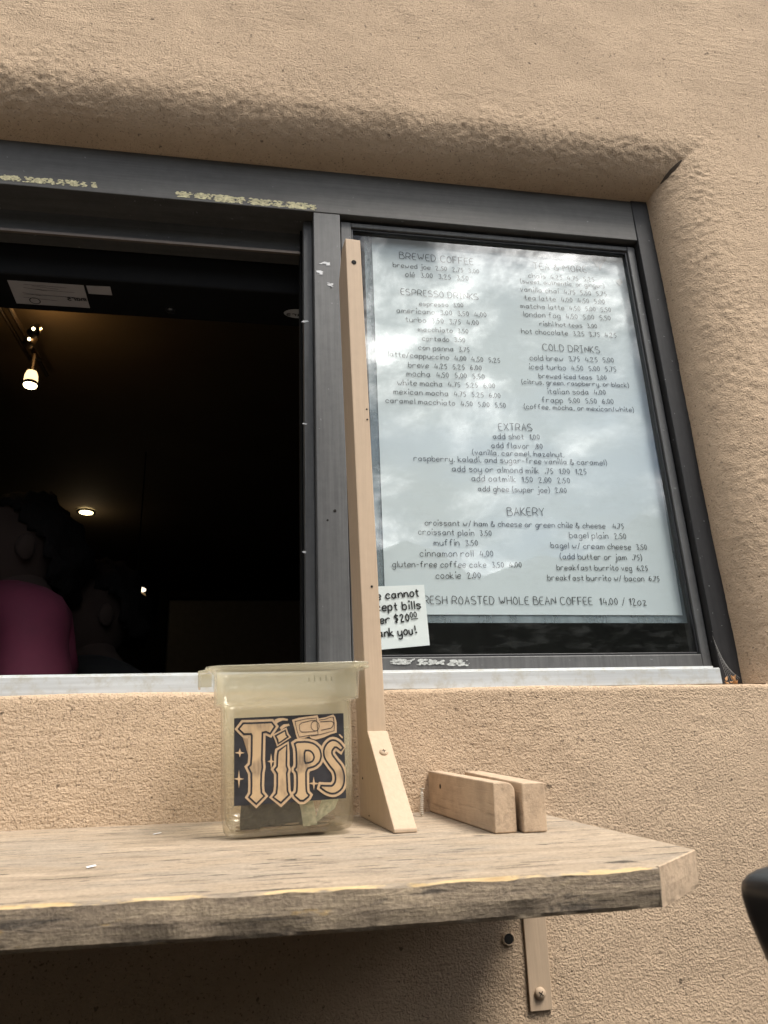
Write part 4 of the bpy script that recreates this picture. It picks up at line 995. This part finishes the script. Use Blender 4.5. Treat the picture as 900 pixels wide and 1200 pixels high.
bm = bmesh.new(); lathe(bm, lz([(.034, -.004), (.0345, -.008), (.030, -.016)]), 24, Vector((0, 0, 1)), off(sh, TO)); mk('diffuser', bm, GLOWB, shd)
bm = bmesh.new(); tube(bm, [off(sh+Vector((0, 0, .07*K)), TO), off(sh+Vector((0, 0, .10)), TO), off(Vector((b_.x, b_.y-.1, b_.z)), TO)], .007, 8); mk('stem', bm, RAIL, tr)
for (x, y) in ((38, 391), (33, 403)):
    p_ = U(x, y, 1.33); bm = bmesh.new(); lathe(bm, lz([(.024, .06), (.030, 0), (.026, -.004)]), 16, Vector((.3, .4, 1)).normalized(), off(p_, TO)); hd = mk('spot_head', bm, RAIL, tr, smooth=True)
    bm = bmesh.new(); lathe(bm, [(.0045, 0), (.004, .003), (.002, .004)], 12, Vector((.25, -.85, -.25)).normalized(), off(p_+Vector((.006, -.017, .006)), TO)); mk('bulb', bm, GLOWB, hd)
def plamp(at, e, col=(1, .66, .34), r=.03):
    l = bpy.data.lights.new('lamp_glow', 'POINT'); l.energy = e; l.color = col; l.shadow_soft_size = r; o = bpy.data.objects.new('lamp_glow', l); o.location = at; COL.objects.link(o)
plamp(U(52, 384, 1.37), .24, (1, .55, .2), .003); plamp(sh+Vector((.02, 0, -.03)), .10, (1, .6, .25), .004)
rl = U(101, 600, CZ); rec = empty('recessed_light', rl); tag(rec, 'round glowing downlight set in the dark ceiling above the customers', 'ceiling light')
bm = bmesh.new(); lathe(bm, [(.034, 0), (.032, -.004)], 28); mk('lens', bm, emit('downlight_lens', (1, .80, .42), 5.0), rec)
bm = bmesh.new(); lathe(bm, [(.046, .004), (.046, -.005), (.0355, -.005), (.0355, .004)], 28, cap=False); mk('trim_ring', bm, BLK, rec)
plamp(rl+Vector((0, 0, -.08)), .12, (1, .75, .45), .06)
pl_ = U(158, 712, .78); pen = empty('pendant_lamp', pl_); tag(pen, 'small cylinder pendant lamp hanging deep inside beside the customer in black', 'pendant lamp')
bm = bmesh.new(); lathe(bm, [(.036, -.06), (.038, .055), (.035, .057)], 20); mk('lamp_shade', bm, emit('pendant_shade', (.55, .36, .17), .16), pen, smooth=True)
bm = bmesh.new(); lathe(bm, [(.038, .0715), (.038, .076), (.02, .079)], 20); mk('lamp_cap', bm, emit('pendant_glow', (1, .86, .66), 1.2), pen)
bm = bmesh.new(); tube(bm, [(0, 0, .08), (0, 0, EYE+1.46-pl_.z)], .003, 6); mk('cord', bm, BLK, pen)
# pale panel door deep inside
dr = empty('interior_door', (P(330, 790, 3.6).x, 3.6, FLO)); DO = dr.location.copy(); tag(dr, 'dark framed panel in the gloom at the back of the cafe', 'door')
bm = bmesh.new(); x0, x1 = P(195, 740, 3.6).x, P(420, 740, 3.6).x; ztp = P(260, 703, 3.6).z
box(bm, off((x0, 3.6, FLO+.02), DO), off((x1, 3.64, ztp), DO), .01); mk('panel', bm, plain('panel_grey', (.16, .155, .14), .6).m, dr)
bm = bmesh.new()
for lo, hi in (((x0-.05, 3.57, FLO+.02), (x0-.002, 3.66, ztp+.05)), ((x1+.002, 3.57, FLO+.02), (x1+.05, 3.66, ztp+.05)), ((x0-.0015, 3.572, ztp+.002), (x1+.0015, 3.658, ztp+.05))): box(bm, off(lo, DO), off(hi, DO), .006)
mk('frame', bm, BLK, dr)
vent = P(275, 615, 3.3); bm = bmesh.new(); box(bm, (-.25, -.02, -.012), (.25, .02, .012), .004); vt = mk('wall_rail', bm, BLK); vt.location = vent; tag(vt, 'thin dark horizontal bar hanging in the gloom inside the cafe', 'bar')
bm = bmesh.new(); tube(bm, [(-.2, 0, .01), (-.2, 0, EYE+1.46-vent.z)], .004, 6); mk('hanger_rod', bm, BLK, vt)
bm = bmesh.new(); tube(bm, [(.2, 0, .01), (.2, 0, EYE+1.46-vent.z)], .004, 6); mk('hanger_rod', bm, BLK, vt)

def skin_bm(verts, edges, radii, sub=2, root=0):
    me = bpy.data.meshes.new('tmp'); me.from_pydata(verts, edges, []); o = bpy.data.objects.new('tmp', me); COL.objects.link(o)
    md = o.modifiers.new('s', 'SKIN'); me.skin_vertices[0].data
    for i, r in enumerate(radii):
        sv = me.skin_vertices[0].data[i]; sv.radius = r if isinstance(r, tuple) else (r, r); sv.use_root = (i == root)
    s2 = o.modifiers.new('u', 'SUBSURF'); s2.levels = s2.render_levels = sub
    dg = bpy.context.evaluated_depsgraph_get(); ev = o.evaluated_get(dg); m2 = ev.to_mesh(); bm = bmesh.new(); bm.from_mesh(m2); ev.to_mesh_clear()
    bpy.data.objects.remove(o); bpy.data.meshes.remove(me); return bm
def head_into(bm, c, s=1.0):              # skull with brow, nose, chin and ears, facing -Y
    r = bmesh.ops.create_uvsphere(bm, u_segments=32, v_segments=24, radius=1)
    for v in r['verts']:
        x, y, z = v.co; fy = max(0, -y)
        w = .074*(1-.20*max(0, -z)**1.5); d = .097; h = .118
        n = Vector((x*w, y*d*(1-.12*max(0, -z)), z*h))
        n.y -= .024*math.exp(-((x/.13)**2))*math.exp(-((z+.12)/.16)**2)*(1 if y < 0 else 0)          # nose
        n.y += .012*math.exp(-(((abs(x)-.36)/.16)**2))*math.exp(-((z-.10)/.12)**2)*(1 if y < 0 else 0) # eye sockets
        n.y -= .008*math.exp(-((x/.30)**2))*math.exp(-((z+.48)/.08)**2)*(1 if y < 0 else 0)           # lips
        n.y -= .010*math.exp(-((x/.3)**2))*math.exp(-((z+.80)/.18)**2)*(1 if y < 0 else 0)            # chin
        v.co = c+n*s
    for sg in (-1, 1):
        e = bmesh.ops.create_uvsphere(bm, u_segments=12, v_segments=10, radius=1)
        for v in e['verts']: v.co = c+Vector((sg*(.075+v.co.x*.010+.006), .012+v.co.y*.018+abs(v.co.z)*.003, -.004+v.co.z*.027))*s
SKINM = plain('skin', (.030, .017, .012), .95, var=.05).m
def person(loc, rz, H, shirt, hairm, label, hairstyle, pants):
    k = H/1.75; root = empty('person', loc, (0, 0, rz)); tag(root, label, 'person')
    V = []; E = []; Rr = []; HD = .045 if hairstyle == 'long' else .02
    def add(p, r, prev=None): V.append(Vector(p)*k); Rr.append(tuple(q*k for q in r) if isinstance(r, tuple) else r*k); i = len(V)-1; E.append((prev, i)) if prev is not None else None; return i
    pel = add((0, 0, .95), (.145, .105)); wa = add((0, 0, 1.10), (.135, .10), pel); ch = add((0, .005, 1.30), (.165, .115), wa); nk0 = add((0, .01, 1.45), (.085, .08), ch); nk = add((0, 0, 1.53), .055, nk0); hd = add((0, -.012, 1.60-HD), .058, nk)
    hands = []
    for s_ in (-1, 1):
        sh_ = add((s_*.165, .01, 1.415), .062, nk0); el = add((s_*.235, .03, 1.13), .044, sh_); wr = add((s_*.20, -.17, 1.02), .029, el); pm = add((s_*.185, -.245, 1.00), (.036, .018), wr)
        for f_ in range(4):
            fx = s_*(.160+.018*f_); b1_ = add((fx, -.285, .995), .0095, pm); b2_ = add((fx, -.32+.004*abs(f_-1), .985), .0085, b1_); add((fx, -.340+.006*abs(f_-1), .968), .007, b2_)
        th = add((s_*.150, -.25, .995), .011, wr); add((s_*.135, -.285, .985), .009, th)
        hp_ = add((s_*.09, 0, .90), .092, pel); kn = add((s_*.10, -.01, .49), .058, hp_); an = add((s_*.10, .02, .09), .04, kn); add((s_*.11, -.13, .045), (.04, .03), an)
    bm = skin_bm(V, E, Rr); head_into(bm, Vector((0, -.016, 1.635-HD))*k, k)
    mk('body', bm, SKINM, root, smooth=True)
    V = []; E = []; Rr = []
    w0 = add((0, 0, .90), (.165, .125)); w1_ = add((0, 0, 1.10), (.152, .118), w0); w2_ = add((0, .005, 1.30), (.182, .132), w1_); w3 = add((0, .014, 1.45), (.128, .10), w2_); add((0, .018, 1.525), (.064, .062), w3)
    for s_ in (-1, 1): a1 = add((s_*.185, .01, 1.425), .066, w3); add((s_*.222, .025, 1.24), .068, a1)
    bm = skin_bm(V, E, Rr)
    for v in bm.verts:                      # cloth folds
        v.co += v.normal*(.012*math.sin(v.co.x*38+v.co.y*30+v.co.z*9)*max(0, min(.35, 1.40*k-v.co.z))*2+.003*math.sin(v.co.z*55+v.co.x*21))
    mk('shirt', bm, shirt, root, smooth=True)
    V = []; E = []; Rr = []
    t0 = add((0, 0, .955), (.152, .112))
    for s_ in (-1, 1): a1 = add((s_*.09, 0, .89), .10, t0); a2 = add((s_*.10, -.01, .49), .072, a1); add((s_*.10, .02, .10), .062, a2)
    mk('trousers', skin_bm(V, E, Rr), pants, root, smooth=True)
    bm = bmesh.new(); r = bmesh.ops.create_uvsphere(bm, u_segments=40, v_segments=30, radius=1); c = Vector((0, .002, 1.645-HD))*k; dl = []
    pts = np.array([list(v.co) for v in r['verts']]); nz = fbm(pts, 4, 4, 3 if hairstyle == 'long' else 8)*1.3
    for v, q_ in zip(r['verts'], nz):
        x, y, z = v.co
        hl_ = float(np.interp(y, [-1, -.8, -.45, -.15, .05, .25, .5, 1], [.75, .68, .45, .22, -.05, -.5, -.72, -.78] if hairstyle == 'long' else [.75, .68, .45, .22, 0, -.35, -.5, -.55]))
        if z < hl_+.05*q_: dl.append(v)
        g_ = 1+.10*q_
        v.co = c+Vector((x*.089*g_, (y*.115+.012)*g_, z*.128*g_+(.018*max(0, y)*(-1) if hairstyle == 'long' else 0)))*k
    bmesh.ops.delete(bm, geom=dl, context='VERTS')
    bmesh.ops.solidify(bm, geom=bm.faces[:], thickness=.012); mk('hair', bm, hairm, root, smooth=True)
    return root
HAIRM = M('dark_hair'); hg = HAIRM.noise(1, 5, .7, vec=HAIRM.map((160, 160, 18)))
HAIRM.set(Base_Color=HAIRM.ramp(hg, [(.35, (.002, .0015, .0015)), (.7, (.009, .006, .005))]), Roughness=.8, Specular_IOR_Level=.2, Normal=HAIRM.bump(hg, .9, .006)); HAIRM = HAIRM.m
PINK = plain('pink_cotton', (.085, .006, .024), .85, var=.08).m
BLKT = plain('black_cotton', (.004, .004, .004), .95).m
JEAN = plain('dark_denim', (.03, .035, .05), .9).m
p1 = U(40, 572, .64)
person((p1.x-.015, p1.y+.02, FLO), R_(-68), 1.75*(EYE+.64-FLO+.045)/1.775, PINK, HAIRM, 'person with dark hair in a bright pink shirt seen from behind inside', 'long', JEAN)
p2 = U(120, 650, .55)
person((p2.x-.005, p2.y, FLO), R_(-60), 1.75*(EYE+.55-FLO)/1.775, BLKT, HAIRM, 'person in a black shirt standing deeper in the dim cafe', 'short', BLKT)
